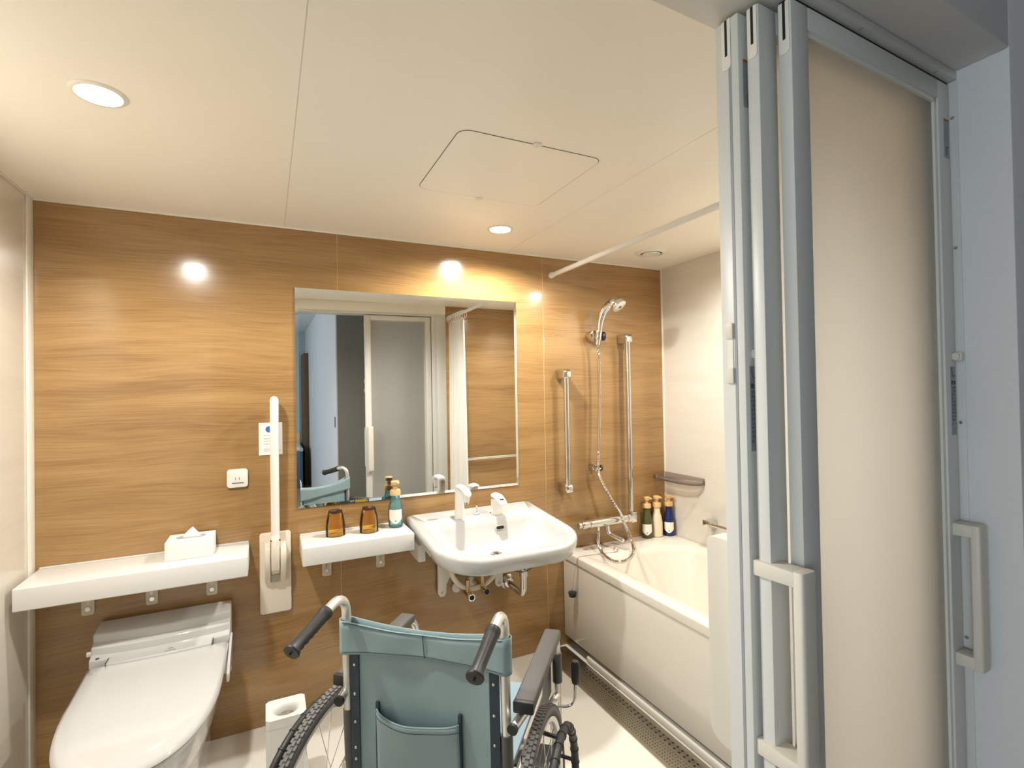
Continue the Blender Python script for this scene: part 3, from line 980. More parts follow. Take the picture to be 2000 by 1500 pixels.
obj('drain_hole', MB().lathe([(0.0005, 0.6608), (0.014, 0.6608)], (SX, -0.31, 0), 20, caps=False), 'dark', t)
mb = MB().prism(rrect(SX + 0.045, SX + 0.083, 0.738, 0.752, 0.0065, 5), -0.219, -0.212)
obj('overflow_slot', mb, 'dark', t)
mb = MB().prism(rrect(SX + 0.041, SX + 0.087, 0.734, 0.756, 0.0105, 5), -0.2165, -0.212)
obj('overflow_ring', mb, 'plastic_w', t)
mb = MB()
for k in range(6):
    mb.box(1.408 + k * 0.009, 1.415 + k * 0.009, -0.118, -0.110, rim_z(-0.115) + 0.0001, rim_z(-0.115) + 0.0005)
obj('maker_mark', mb, 'label_grey', t, smooth=False)

# ---- brackets and plumbing under the basin
ub = t
for x, zt_ in ((1.502, 0.405), (1.800, 0.400)):
    leg = [(x - 0.02, 0.66), (x - 0.02, zt_ + 0.012)] + [(x - 0.0185 * math.cos(PI * k / 8), zt_ + 0.012 - 0.0185 * math.sin(PI * k / 8)) for k in range(1, 8)] + \
          [(x + 0.02, zt_ + 0.012), (x + 0.022, zt_ + 0.05), (x + 0.05, zt_ + 0.10), (x + 0.12, zt_ + 0.13), (x + 0.12, 0.66)]
    if x > 1.7:
        leg = [(2 * x - a, b) for a, b in reversed(leg)]
    lg = obj('bracket_leg', MB().prism(leg, -0.030, -0.012), 'plastic_w', ub, bevel=0.003)
    obj('bolt', MB().cyl((x, -0.030, zt_ + 0.012), (x, -0.034, zt_ + 0.012), 0.006, 12), 'steel', lg)
obj('side_bracket', MB().box(1.352, 1.385, -0.16, -0.0, 0.625, 0.700), 'plastic_w', ub, bevel=0.004)
obj('support_ring', MB().torus((1.645, -0.100, 0.565), 0.125, 0.012, 'y', 28, 10, PI * 0.98, 2.02 * PI), 'plastic_i', ub)

# mixer tap of the basin: spout column and separate lever
f = thing('basin_faucet', 'white spout column tap standing on the washbasin', 'faucet', (1.556, -0.135, ZR))
zb = rim_z(-0.14) - 0.003
fx, fy = 1.556, -0.140
rings = []
for (k, rx, ry, dy) in ((0.0, 0.026, 0.026, 0), (0.004, 0.026, 0.026, 0), (0.008, 0.0235, 0.0245, 0), (0.06, 0.0215, 0.0225, 0.001), (0.115, 0.0200, 0.021, 0.003), (0.135, 0.0195, 0.022, 0.002), (0.148, 0.0185, 0.021, -0.002), (0.156, 0.012, 0.014, -0.006)):
    rings.append([(fx + rx * math.cos(2 * PI * i / 24), fy + dy + ry * math.sin(2 * PI * i / 24), zb + k) for i in range(24)])
obj('column', MB().loft(rings), 'plastic_w', f, angle=50)
sp = []
for (dy, dz, rx, rz) in ((0.012, 0.140, 0.016, 0.010), (-0.010, 0.144, 0.019, 0.013), (-0.045, 0.146, 0.0195, 0.0125), (-0.085, 0.140, 0.019, 0.0115), (-0.112, 0.130, 0.017, 0.010), (-0.120, 0.124, 0.011, 0.006)):
    sp.append([(fx + rx * math.cos(2 * PI * i / 20), fy + dy, zb + dz + rz * math.sin(2 * PI * i / 20)) for i in range(20)])
obj('spout', MB().loft(sp), 'plastic_w', f, angle=50)
obj('spout_nose', MB().lathe([(0.0165, 0.128), (0.0165, 0.110), (0.013, 0.098), (0.0125, 0.092)], (fx, fy - 0.092, zb), 20), 'plastic_w', f)
obj('aerator', MB().lathe([(0.0115, 0.0935), (0.0115, 0.083), (0.009, 0.0825)], (fx, fy - 0.092, zb), 18), 'chrome', f)

lv = thing('faucet_lever', 'white single-lever mixer handle at the right of the spout on the washbasin', 'faucet lever', (1.738, -0.145, ZR))
lx, ly = 1.738, -0.148
obj('lever_body', MB().lathe([(0.0275, zb), (0.0275, zb + 0.004), (0.0255, zb + 0.008), (0.0255, zb + 0.068), (0.024, zb + 0.074)], (lx, ly, 0), 26), 'plastic_w', lv)
sp = []
for (dy, zc, rx, rz) in ((0.026, 0.082, 0.016, 0.008), (0.012, 0.086, 0.025, 0.014), (-0.020, 0.086, 0.026, 0.013), (-0.050, 0.078, 0.024, 0.009), (-0.082, 0.066, 0.021, 0.006), (-0.092, 0.062, 0.014, 0.004)):
    sp.append([(lx + rx * math.cos(2 * PI * i / 20), ly + dy, zb + zc + rz * math.sin(2 * PI * i / 20)) for i in range(20)])
obj('lever_arm', MB().loft(sp), 'plastic_w', lv, angle=50)
obj('lever_slot', MB().slab(rrect(lx - 0.010, lx + 0.010, ly - 0.072, ly - 0.055, 0.007, 4), zb + 0.0735, zb + 0.0828), 'gap', lv)
obj('lever_mark', MB().box(lx + 0.0255, lx + 0.0262, ly - 0.008, ly - 0.002, zb + 0.058, zb + 0.062), 'label_ink', lv)

pk = thing('popup_stopper', 'small chrome pop-up drain knob between spout and lever', 'knob', (1.65, -0.115, ZR))
kz = rim_z(-0.115)
obj('knob_base', MB().lathe([(0.014, kz - 0.002), (0.014, kz + 0.002), (0.010, kz + 0.004)], (1.65, -0.115, 0), 18), 'plastic_w', pk)
obj('knob_rod', MB().lathe([(0.003, kz), (0.003, kz + 0.024), (0.006, kz + 0.026), (0.006, kz + 0.036), (0.004, kz + 0.038)], (1.65, -0.115, 0), 14), 'chrome', pk)

for (x, z, lab) in ((1.600, 0.425, 'brass water stub pipe below the washbasin next to the left bracket leg'), (1.675, 0.438, 'brass water stub pipe below the washbasin next to the drain pipe')):
    s = thing('supply_stub', lab, 'pipe', (x, 0, z))
    obj('stub_pipe', MB().cyl((x, -0.0, z + 0.0), (x, -0.150, z - 0.0), 0.013, 18), 'brass', s)
    obj('stub_nut', MB().cyl((x, -0.150, z), (x, -0.166, z), 0.0165, 20), 'chrome', s)
    obj('stub_bore', MB().cyl((x, -0.1655, z), (x, -0.1665, z), 0.012, 18), 'dark', s)
    obj('riser', MB().cyl((x, -0.110, z), (x, -0.110, z + 0.065), 0.010, 14), 'brass', s)
    obj('wall_flange', MB().cyl((x - 0.02, 0.0, z), (x - 0.02, -0.014, z), 0.024, 22), 'plastic_w', s)
s = thing('drain_pipe', 'chrome drain pipe with round wall flange below the washbasin', 'pipe', (1.82, 0, 0.45))
DX, DZ = 1.858, 0.402
obj('wall_flange', MB().lathe([(0.038, 0.0), (0.038, 0.006), (0.030, 0.014), (0.024, 0.026), (0.018, 0.028)], (DX, -0.0, DZ), 28, 'y'), 'chrome', s)
obj('outlet_pipe', MB().tube([(DX, -0.02, DZ), (DX, -0.11, DZ - 0.004)], 0.016, 16), 'chrome', s)
obj('trap_pipe', MB().tube(smooth_path([(DX, -0.10, DZ - 0.004), (DX, -0.16, DZ - 0.006), (DX, -0.182, DZ + 0.010), (DX, -0.188, DZ + 0.05), (DX, -0.188, 0.62)], 6), 0.0165, 18), 'chrome', s)
obj('slip_nut', MB().cyl((DX, -0.188, DZ + 0.085), (DX, -0.188, DZ + 0.108), 0.021, 20), 'chrome', s)
s = thing('popup_linkage', 'white drain linkage block with black cable below the washbasin', 'drain linkage', (1.9, -0.15, 0.6))
obj('linkage_block', MB().loft([[(1.74, y, 0.600), (1.955, y, 0.615), (1.955, y, 0.545), (1.935, y, 0.515), (1.885, y, 0.522), (1.870, y, 0.550), (1.76, y, 0.560)] for y in (-0.17, -0.12)]), 'plastic_w', s, bevel=0.003)
obj('cable', MB().tube(smooth_path([(1.735, -0.19, 0.585), (1.765, -0.20, 0.545), (1.825, -0.215, 0.522), (1.89, -0.205, 0.524), (1.925, -0.175, 0.545)], 8), 0.0022, 8), 'black', s)
obj('linkage_pin', MB().cyl((1.905, -0.170, 0.592), (1.905, -0.174, 0.592), 0.008, 14), 'dark', s)

# ------------------------------------------------------------------ bathtub
TZ, TX = 0.512, 2.190
t = thing('bathtub', 'ivory bathtub along the cream wall', 'bathtub', ((TX + W) / 2, -0.85, 0))
n = 7


def ring_xy(x0_, x1_, y0_, y1_, r, z):
    return [(x, y, z) for x, y in rrect(x0_, x1_, y0_, y1_, r, n)]


YT0, YT1 = -1.744, -0.001
rings = [ring_xy(TX + 0.010, W - 0.004, YT0, YT1, 0.004, TZ - 0.045), ring_xy(TX, W - 0.0035, YT0, YT1, 0.004, TZ - 0.040),
         ring_xy(TX, W - 0.0035, YT0, YT1, 0.005, TZ - 0.008), ring_xy(TX + 0.003, W - 0.0045, YT0 + 0.001, YT1 - 0.001, 0.006, TZ - 0.002), ring_xy(TX + 0.010, W - 0.009, YT0 + 0.006, YT1 - 0.006, 0.008, TZ),
         ring_xy(TX + 0.075, W - 0.070, -1.62, -0.185, (0.10, 0.10, 0.16, 0.10), TZ), ring_xy(TX + 0.083, W - 0.078, -1.61, -0.195, (0.10, 0.10, 0.16, 0.10), TZ - 0.006),
         ring_xy(TX + 0.092, W - 0.090, -1.59, -0.212, (0.10, 0.10, 0.15, 0.10), TZ - 0.03), ring_xy(TX + 0.125, W - 0.12, -1.50, -0.28, (0.11, 0.11, 0.14, 0.11), 0.16),
         ring_xy(TX + 0.16, W - 0.16, -1.45, -0.33, 0.10, 0.11), ring_xy(TX + 0.22, W - 0.22, -1.40, -0.40, 0.08, 0.10)]
obj('tub_shell', MB().loft(rings, False, True), 'tub', t, angle=50)
obj('apron', MB().box(TX + 0.004, TX + 0.028, YT0, YT1 - 0.002, 0.058, TZ - 0.044), 'tub', t, bevel=0.004)
obj('toe_recess', MB().box(TX + 0.06, TX + 0.08, YT0, YT1 - 0.004, 0.001, 0.060), 'steel', t)
obj('kick_strip', MB().box(TX + 0.004, TX + 0.038, YT0, -0.205, 0.0005, 0.036), 'trim', t, bevel=0.010, seg=3)

# chain and plug over the rim
cp = thing('bath_plug', 'black rubber bath plug hanging on its bead chain over the tub edge', 'plug', (TX, -0.13, 0.32))
px, py, pz = TX - 0.022, -0.130, 0.318
obj('plug', MB().lathe([(0.014, pz - 0.010), (0.0175, pz - 0.008), (0.020, pz + 0.008), (0.0225, pz + 0.010), (0.022, pz + 0.015), (0.008, pz + 0.017)], (px, py, 0), 22), 'black', cp)
obj('plug_ring', MB().torus((px, py, pz + 0.024), 0.007, 0.0014, 'x', 16, 6), 'chrome', cp)


def chain(name, pts, parent):
    mb = MB()
    path = smooth_path(pts, 12)
    acc, last = 0.0, path[0]
    for p in path:
        acc += (p - last).length
        last = p
        if acc >= 0.0042:
            acc = 0
            mb.sphere(p, 0.0019, 6, 4)
    mb.tube(path, 0.0007, 5)
    return obj(name, mb, 'steel', parent, kind='stuff')


chain('bead_chain', [(px, py, pz + 0.031), (px + 0.006, -0.140, 0.42), (px + 0.0185, -0.152, TZ - 0.01), (TX + 0.006, -0.153, TZ + 0.0025), (TX + 0.05, -0.150, TZ + 0.0025), (TX + 0.11, -0.160, TZ + 0.0025), (TX + 0.17, -0.166, TZ + 0.0025), (TX + 0.215, -0.178, TZ + 0.003)], cp)
chain('bead_chain', [(TX - 0.0045, -0.154, TZ - 0.012), (TX - 0.005, -0.150, 0.42), (TX - 0.0065, -0.142, 0.345), (px + 0.004, -0.135, 0.338)], cp)
obj('chain_eyelet', MB().torus((TX + 0.222, -0.178, TZ + 0.016), 0.013, 0.0022, 'y', 20, 6), 'chrome', cp)

# ------------------------------------------------------------------ floor drain grate along the tub
t = thing('drain_grate', 'perforated steel drain grate along the foot of the bathtub', 'grate', (2.12, -0.9, 0))
gx0, gx1, gy0, gy1 = 2.052, 2.186, -1.70, -0.02
gz = 0.0035
mb = MB()


def hole_cell(mb, xa, xb, ya, yb, r, z, depth=0.0028, sq=False):
    cx_, cy_ = (xa + xb) / 2, (ya + yb) / 2
    n_ = 8
    sqp = [(xb, cy_), (xb, yb), (cx_, yb), (xa, yb), (xa, cy_), (xa, ya), (cx_, ya), (xb, ya)]
    hp_ = [(cx_ + r * math.cos(2 * PI * k / n_), cy_ + r * math.sin(2 * PI * k / n_)) for k in range(n_)]
    mb.loft([[(x, y, z) for x, y in sqp], [(x, y, z) for x, y in hp_], [(x, y, z - depth) for x, y in hp_]], False, False)


cols = [(2.062, 2.0755, 0.0025), (2.0755, 2.089, 0.0025), (2.089, 2.1025, 0.0025), (2.1025, 2.116, 0.0025), (2.116, 2.1295, 0.0025), (2.134, 2.151, 0.0048), (2.151, 2.168, 0.0048)]
for (a, b, r) in cols:
    step = 0.0135 if r < 0.004 else 0.0255
    y = gy0 + 0.02
    while y + step < gy1 - 0.02:
        hole_cell(mb, a, b, y, y + step, r, gz)
        y += step
    yend = y
    mb.add([(a, gy0, gz), (b, gy0, gz), (b, gy0 + 0.02, gz), (a, gy0 + 0.02, gz)], [(0, 1, 2, 3)])
    mb.add([(a, yend, gz), (b, yend, gz), (b, gy1, gz), (a, gy1, gz)], [(0, 1, 2, 3)])
for (a, b) in ((gx0, 2.062), (2.1295, 2.134), (2.168, gx1)):
    mb.add([(a, gy0, gz), (b, gy0, gz), (b, gy1, gz), (a, gy1, gz)], [(0, 1, 2, 3)])
obj('grate_plate', mb, 'steel', t, smooth=False)
obj('grate_frame', MB().box(gx0 - 0.004, gx0, gy0, gy1, 0.0, 0.0042), 'steel', t)
obj('grate_well', MB().box(gx0, gx1, gy0, gy1, 0.0002, 0.0006), 'dark', t)

# ------------------------------------------------------------------ shower fittings on the oak wall


def wall_bar(name, label, x, z0_, z1_, lower_bracket=True, y=-0.068):
    b = thing(name, label, 'grab bar', (x, 0, z0_), group='vertical chrome wall bars')
    obj('bar', MB().cyl((x, y, z0_ + 0.01), (x, y, z1_ - 0.01), 0.0145, 20), 'chrome', b)
    for z in ((z0_, z1_) if lower_bracket else (z1_,)):
        s = 1 if z == z1_ else -1
        poly = [(0.0, z - 0.028), (y - 0.004, z - 0.028), (y - 0.018, z - 0.020), (y - 0.018, z + 0.012), (y - 0.008, z + 0.024), (0.0, z + 0.026)]
        obj('bracket', MB().loft([[(xx, yy, zz) for yy, zz in poly] for xx in (x - 0.023, x + 0.023)]), 'chrome', b, bevel=0.006, seg=3)
    return b


wall_bar('vertical_grab_bar', 'short vertical chrome grab bar nearer the mirror', 2.192, 0.855, 1.465)
wall_bar('shower_rail', 'tall vertical chrome rail rising from the bath mixer', 2.606, 0.66, 1.665, lower_bracket=False)

mx = thing('bath_mixer', 'chrome thermostatic bath mixer over the tub rim', 'mixer', (2.43, 0, 0.652))
MYB, MZB = -0.078, 0.652
obj('mixer_body', MB().lathe([(0.0225, 2.315), (0.0235, 2.320), (0.0235, 2.56), (0.0225, 2.565)], (0, MYB, MZB), 26, 'x'), 'chrome', mx)
obj('temperature_knob', MB().lathe([(0.015, 2.262), (0.022, 2.266), (0.0235, 2.272), (0.0235, 2.310), (0.021, 2.3145)], (0, MYB, MZB), 24, 'x'), 'chrome', mx)
obj('knob_cap', MB().lathe([(0.012, 2.240), (0.018, 2.244), (0.018, 2.262)], (0, MYB, MZB), 18, 'x'), 'chrome', mx)
obj('outlet_elbow', MB().box(2.588, 2.626, MYB - 0.020, MYB + 0.022, MZB - 0.025, MZB + 0.033), 'chrome', mx, bevel=0.006, seg=3)
obj('flow_knob', MB().lathe([(0.0245, 2.566), (0.0245, 2.587)], (0, MYB, MZB), 24, 'x'), 'chrome', mx)
for x in (2.36, 2.50):
    obj('wall_union', MB().cyl((x, 0, MZB), (x, MYB + 0.015, MZB), 0.020, 18), 'chrome', mx)
sp = smooth_path([(2.432, MYB, MZB - 0.02), (2.432, MYB - 0.004, MZB - 0.05), (2.440, MYB - 0.025, MZB - 0.066), (2.455, MYB - 0.075, MZB - 0.078), (2.462, MYB - 0.10, MZB - 0.084)], 5)
obj('bath_spout', MB().tube(sp, [0.013] * 8 + [0.011] * (len(sp) - 8), 14), 'chrome', mx)
obj('spout_collar', MB().cyl((2.432, MYB - 0.001, MZB - 0.024), (2.432, MYB - 0.003, MZB - 0.052), 0.016, 18), 'chrome', mx)
obj('hose_union', MB().cyl((2.372, MYB, MZB - 0.02), (2.372, MYB, MZB - 0.048), 0.010, 14), 'chrome', mx)

hd = thing('shower_holder', 'chrome holder carrying the hand shower', 'holder', (2.40, 0, 1.675))
obj('holder_arm', MB().cyl((2.392, 0, 1.675), (2.392, -0.056, 1.675), 0.030, 22), 'chrome', hd, bevel=0.003)
obj('holder_cup', MB().cyl((2.398, -0.075, 1.650), (2.402, -0.080, 1.700), 0.019, 20), 'chrome', hd, bevel=0.002)
obj('holder_knob', MB().cyl((2.420, -0.070, 1.672), (2.442, -0.074, 1.672), 0.025, 20), 'black', hd, bevel=0.003)
hd2 = thing('hose_hook', 'small chrome hose hook halfway down the oak wall', 'holder', (2.39, 0, 0.945))
obj('hook_arm', MB().cyl((2.385, 0, 0.945), (2.385, -0.045, 0.945), 0.018, 20), 'chrome', hd2, bevel=0.003)
obj('hook_ring', MB().torus((2.388, -0.066, 0.945), 0.015, 0.005, 'z', 20, 8), 'chrome', hd2)
obj('hook_knob', MB().cyl((2.403, -0.058, 0.945), (2.418, -0.060, 0.945), 0.016, 18), 'black', hd2, bevel=0.002)

hs = thing('hand_shower', 'chrome hand shower in its wall holder', 'hand shower', (2.40, -0.08, 1.66))
sp = smooth_path([(2.396, -0.072, 1.625), (2.402, -0.082, 1.690), (2.406, -0.092, 1.755), (2.416, -0.112, 1.805), (2.436, -0.146, 1.835), (2.452, -0.172, 1.838)], 5)
rr = [0.0145 + 0.006 * min(1, max(0, (i - 4) / 8)) + 0.010 * min(1, max(0, (i - 14) / 8)) for i in range(len(sp))]
obj('shower_handle', MB().tube(sp, rr, 18), 'chrome', hs, angle=60)
# head: disc facing down and out into the tub
hc = Vector((2.462, -0.178, 1.828))
nd = Vector((0.30, -0.55, -0.78)).normalized()
ax = nd.cross(Vector((0, 0, 1))).normalized()
bx = nd.cross(ax)


def disc_rings(prof):
    return [[hc + nd * hh + r * (math.cos(2 * PI * k / 28) * ax + math.sin(2 * PI * k / 28) * bx) for k in range(28)] for r, hh in prof]


obj('shower_head', MB().loft(disc_rings([(0.012, -0.034), (0.030, -0.025), (0.042, -0.008), (0.044, 0.004), (0.042, 0.010)])), 'chrome', hs, angle=60)
fp = obj('spray_face', MB().loft(disc_rings([(0.0400, 0.0101), (0.038, 0.0125), (0.010, 0.0135), (0.0005, 0.0135)])), 'plastic_w', hs, angle=60)
obj('spray_button', MB().loft(disc_rings([(0.008, 0.0130), (0.008, 0.0155), (0.0005, 0.016)])), 'gap', hs)

hp_ = [(2.396, -0.072, 1.620), (2.402, -0.072, 1.56), (2.404, -0.070, 1.32), (2.392, -0.068, 1.05), (2.388, -0.066, 0.955), (2.400, -0.072, 0.885), (2.452, -0.095, 0.775),
       (2.500, -0.115, 0.690), (2.508, -0.130, 0.645), (2.515, -0.155, 0.600), (2.498, -0.215, 0.550), (2.425, -0.300, 0.531), (2.335, -0.345, 0.526), (2.292, -0.305, 0.526),
       (2.318, -0.185, 0.530), (2.338, -0.125, 0.560), (2.366, -0.088, 0.594), (2.372, -0.078, 0.612)]
sp = smooth_path(hp_, 14)
rr, dist = [], 0.0
for i, p in enumerate(sp):
    rr.append(0.0082 + (0.0011 if i % 2 else -0.0011))
ho = obj('shower_hose', MB().tube(sp, rr, 12), 'chrome', None, angle=20)
tag(ho, 'ribbed chrome shower hose looping down onto the tub rim', 'hose')

# ------------------------------------------------------------------ bottles on the tub corner
P2 = [(0.026, 0.0), (0.031, 0.004), (0.0318, 0.05), (0.031, 0.085), (0.026, 0.118), (0.0195, 0.142), (0.0185, 0.172)]
grp = 'tall pump bottles on the tub corner'
pump_bottle(2.742, -0.042, TZ, 'olive green pump bottle on the tub corner', 'olive', P2, 0.172, 0.0185, -PI / 2 + 0.5, grp)
pump_bottle(2.808, -0.052, TZ, 'cream pump bottle between the olive and navy bottles', 'pearl', P2, 0.172, 0.0185, -PI / 2 + 0.5, grp, shield=False)
pump_bottle(2.884, -0.068, TZ, 'navy blue pump bottle in the tub corner', 'navy', P2, 0.172, 0.0185, -PI / 2 + 0.5, grp)

# ------------------------------------------------------------------ corner shelf and towel bar on the right wall
t = thing('corner_shelf', 'smoky clear acrylic corner shelf above the bottles', 'shelf', (2.88, -0.15, 0.83))
poly = [(W - 0.001, -0.002), (2.836, -0.002), (2.832, -0.03), (2.834, -0.19), (2.850, -0.265), (2.885, -0.306), (W - 0.001, -0.314)]
obj('tray', MB().slab(poly, 0.838, 0.842), 'smoke', t)
mb = MB()
edge = poly[1:]
mb.loft([[(x, y, z) for x, y in edge] for z in (0.842, 0.866)], False, False, closed=False)
rm = obj('tray_lip', mb, 'smoke', t)
sm = rm.modifiers.new('thick', 'SOLIDIFY')
sm.thickness = 0.003
obj('wall_rail', MB().box(W - 0.006, W - 0.0005, -0.314, -0.003, 0.842, 0.876), 'smoke', t)

t = thing('towel_bar', 'horizontal chrome towel bar low on the cream wall over the tub', 'towel bar', (2.89, -0.7, 0.65))
obj('end_block', MB().box(W - 0.066, W - 0.0005, -0.392, -0.352, 0.634, 0.668), 'chrome', t, bevel=0.003)
obj('end_block', MB().box(W - 0.066, W - 0.0005, -1.15, -1.11, 0.634, 0.668), 'chrome', t, bevel=0.003)
obj('bar', MB().tube([(W - 0.048, -0.392, 0.649), (W - 0.048, -1.11, 0.649)], 0.010, 16), 'chrome', t)

# horizontal grab bar on the tub-end wall (seen in the mirror)
t = thing('tub_end_grab_bar', 'horizontal chrome grab bar on the oak wall reflected in the mirror', 'grab bar', (2.5, -1.745, 0.8))
obj('bar', MB().tube([(2.28, -1.685, 0.805), (2.86, -1.685, 0.805)], 0.014, 16), 'chrome', t)
for x in (2.30, 2.84):
    obj('bracket', MB().cyl((x, -1.745, 0.805), (x, -1.680, 0.805), 0.018, 18), 'chrome', t)

# ------------------------------------------------------------------ curtain rod and curtain
t = thing('curtain_rod', 'white shower curtain rod across the ceiling over the tub edge', 'curtain rod', (2.15, -0.9, 2.0))
obj('rod', MB().cyl((2.150, -0.006, 2.0), (2.150, -1.744, 2.0), 0.0125, 18), 'plastic_w', t)
obj('end_cap', MB().lathe([(0.0165, 0.0005), (0.0165, 0.018), (0.0135, 0.024)], (2.150, 0.0, 2.0), 18, 'y'), 'plastic_w', t)
obj('end_cap', MB().lathe([(0.0165, -0.0005 + 1.7445), (0.0165, 1.73), (0.0135, 1.722)], (2.150, 0.0, 2.0), 18, 'y'), 'plastic_w', t)
cu = thing('shower_curtain', 'white shower curtain gathered by the doors seen in the mirror', 'curtain', (2.15, -1.55, 0.4))
n_, nz = 84, 10
vv, ff = [], []
for j in range(nz + 1):
    zf = j / nz
    z = 0.36 + (1.945 - 0.36) * zf
    for i in range(n_ + 1):
        s = i / n_
        y = -1.375 - 0.325 * s + 0.012 * math.sin(9 * PI * s + 1.0) * (1 - zf)
        amp = 0.020 + 0.016 * (1 - zf)
        x = 2.143 + amp * math.sin(2 * PI * 6.5 * s + 0.5 * math.sin(3 * zf)) * (0.8 + 0.2 * math.sin(11 * s))
        vv.append((x, y, z))
for j in range(nz):
    for i in range(n_):
        ff.append((j * (n_ + 1) + i, j * (n_ + 1) + i + 1, (j + 1) * (n_ + 1) + i + 1, (j + 1) * (n_ + 1) + i))
co = obj('cloth', MB().add(vv, ff), 'curtain', cu, angle=80)
sm = co.modifiers.new('thick', 'SOLIDIFY')
sm.thickness = 0.0015
for k in range(8):
    y = -1.39 - 0.30 * k / 7
    obj('curtain_ring', MB().torus((2.150, y, 1.985), 0.032, 0.0025, 'x' if False else 'y', 20, 6), 'plastic_w', cu)

# ------------------------------------------------------------------ wheelchair (local: x right, y forward, z up)
TH = math.radians(41.0)
wc = thing('wheelchair', 'folding wheelchair with blue-grey vinyl back parked at the washbasin', 'wheelchair', (1.0905, -1.1535, 0), -TH, local=True)
WB, WR, WXL = 0.030, 0.298, 0.278
CW = 0.21


def P(x, y, z):
    return Vector((x, y, z))


for s in (-1, 1):
    x = s * CW
    cane = [(x, 0.02, 0.20), (x, 0.012, 0.45), (x, 0.003, 0.65), (x, 0.0, 0.78)]
    bend = smooth_path([(x, 0.0, 0.78), (x, 0.0, 0.825), (x, -0.012, 0.853), (x, -0.040, 0.866), (x, -0.075, 0.860), (x, -0.10, 0.853)], 5)
    obj('back_cane', MB().tube([Vector(p) for p in cane[:-1]] + bend, 0.0118, 16), 'alu', wc, angle=60)
    gp = smooth_path([(x, -0.082, 0.858), (x, -0.11, 0.850), (x, -0.15, 0.839), (x, -0.19, 0.829), (x, -0.208, 0.822)], 5)
    m_ = len(gp)
    rr = []
    for i in range(m_):
        q = i / (m_ - 1)
        rr.append(0.0150 + 0.0012 * math.cos(q * 5) + (0.0055 * max(0, (q - 0.72) / 0.28) ** 1.2) + (0.0012 if q < 0.12 else 0))
    rr[-1] *= 0.86
    gr = obj('push_grip', MB().tube(gp, rr, 18), 'black', wc, angle=60, label='black rubber push grip')
    mb = MB()
    for i in range(3, m_ - 4, 2):
        mb.sphere(gp[i] + Vector((0, 0, -0.0125)), 0.0075, 10, 6)
    obj('finger_ribs', mb, 'black', gr)
    obj('grip_end_hole', MB().sphere(gp[-1] + Vector((0, -0.0025, -0.001)), 0.0028, 8, 5), 'dark', gr)
    obj('cane_sleeve', MB().tube([(x, 0.021, 0.18), (x, 0.0155, 0.36), (x, 0.0065, 0.575)], 0.0145, 14), 'sleeve', wc)

# back upholstery -------------------------------------------------


def sheet(name, xs, zfun0, zfun1, yfun, m, parent, nx=24, nzv=10, th=0.003, label=None):
    vv, ff = [], []
    for j in range(nzv + 1):
        for i in range(nx + 1):
            x = xs[0] + (xs[1] - xs[0]) * i / nx
            q = j / nzv
            z = zfun0(x) + (zfun1(x) - zfun0(x)) * q
            vv.append((x, yfun(x, z, q), z))
    for j in range(nzv):
        for i in range(nx):
            ff.append((j * (nx + 1) + i, j * (nx + 1) + i + 1, (j + 1) * (nx + 1) + i + 1, (j + 1) * (nx + 1) + i))
    o = obj(name, MB().add(vv, ff), m, parent, angle=80, label=label)
    md = o.modifiers.new('thick', 'SOLIDIFY')
    md.thickness = th
    md.offset = 0
    return o


def sag(x):
    return 1 - (abs(x) / CW) ** 2 if abs(x) < CW else 0.0


def back_y(x, z, q=0):
    base = 0.003 + 0.02 * max(0, (0.65 - z))
    return base - 0.010 + 0.020 * sag(x) + 0.0025 * math.sin(x * 40 + z * 13) * sag(x)


bk = sheet('back_panel', (-0.196, 0.196), lambda x: 0.40, lambda x: 0.765 - 0.012 * sag(x), back_y, 'canvas', wc, label='blue-grey vinyl back sling')
# top band: wraps round both canes, front and rear layers with a closed top
wrap = []
for (side) in (0,):
    pass


def band_loop(z, sagz, bulge):
    """closed outline of the top band at one height: rear layer, round the canes, front layer"""
    out = []
    n_ = 22
    for i in range(n_ + 1):
        x = -CW + 2 * CW * i / n_
        s = sag(x)
        out.append((x, -0.0165 + 0.021 * s + bulge * 0.003 * math.sin(5 * PI * i / n_), z - sagz * s))
    for k in range(1, 8):
        a = -PI / 2 + PI * k / 8
        out.append((CW + 0.0165 * math.cos(a), 0.0165 * math.sin(a), z))
    for i in range(n_ + 1):
        x = CW - 2 * CW * i / n_
        s = sag(x)
        out.append((x, 0.0165 + 0.010 * s, z - sagz * s))
    for k in range(1, 8):
        a = PI / 2 + PI * k / 8
        out.append((-CW + 0.0165 * math.cos(a), 0.0165 * math.sin(a), z))
    return out


bd = obj('top_band', MB().loft([band_loop(0.722, -0.004, 0.3), band_loop(0.730, -0.003, 0.6), band_loop(0.755, 0.006, 1.0), band_loop(0.785, 0.016, 0.8), band_loop(0.806, 0.022, 0.4)], False, False),
         'canvas', wc, angle=70, label='folded blue-grey top band round the canes')
md = bd.modifiers.new('thick', 'SOLIDIFY')
md.thickness = 0.0025
md.offset = 0
mb = MB()
for zz, so in ((0.728, -0.003), (0.8035, 0.0215)):
    lp = band_loop(zz, so, 0.5)[:23]
    mb.tube([Vector((x, y - 0.0018, z)) for x, y, z in lp], 0.0007, 5)
obj('stitching', mb, 'canvas_dk', bd)
mb = MB()
mb.tube([(0.004, -0.0165 + 0.0195, 0.728), (0.002, -0.0165 + 0.0190, 0.755), (0.0, -0.0165 + 0.0190, 0.784)], 0.001, 5)
obj('centre_seam', mb, 'canvas_dk', bd)
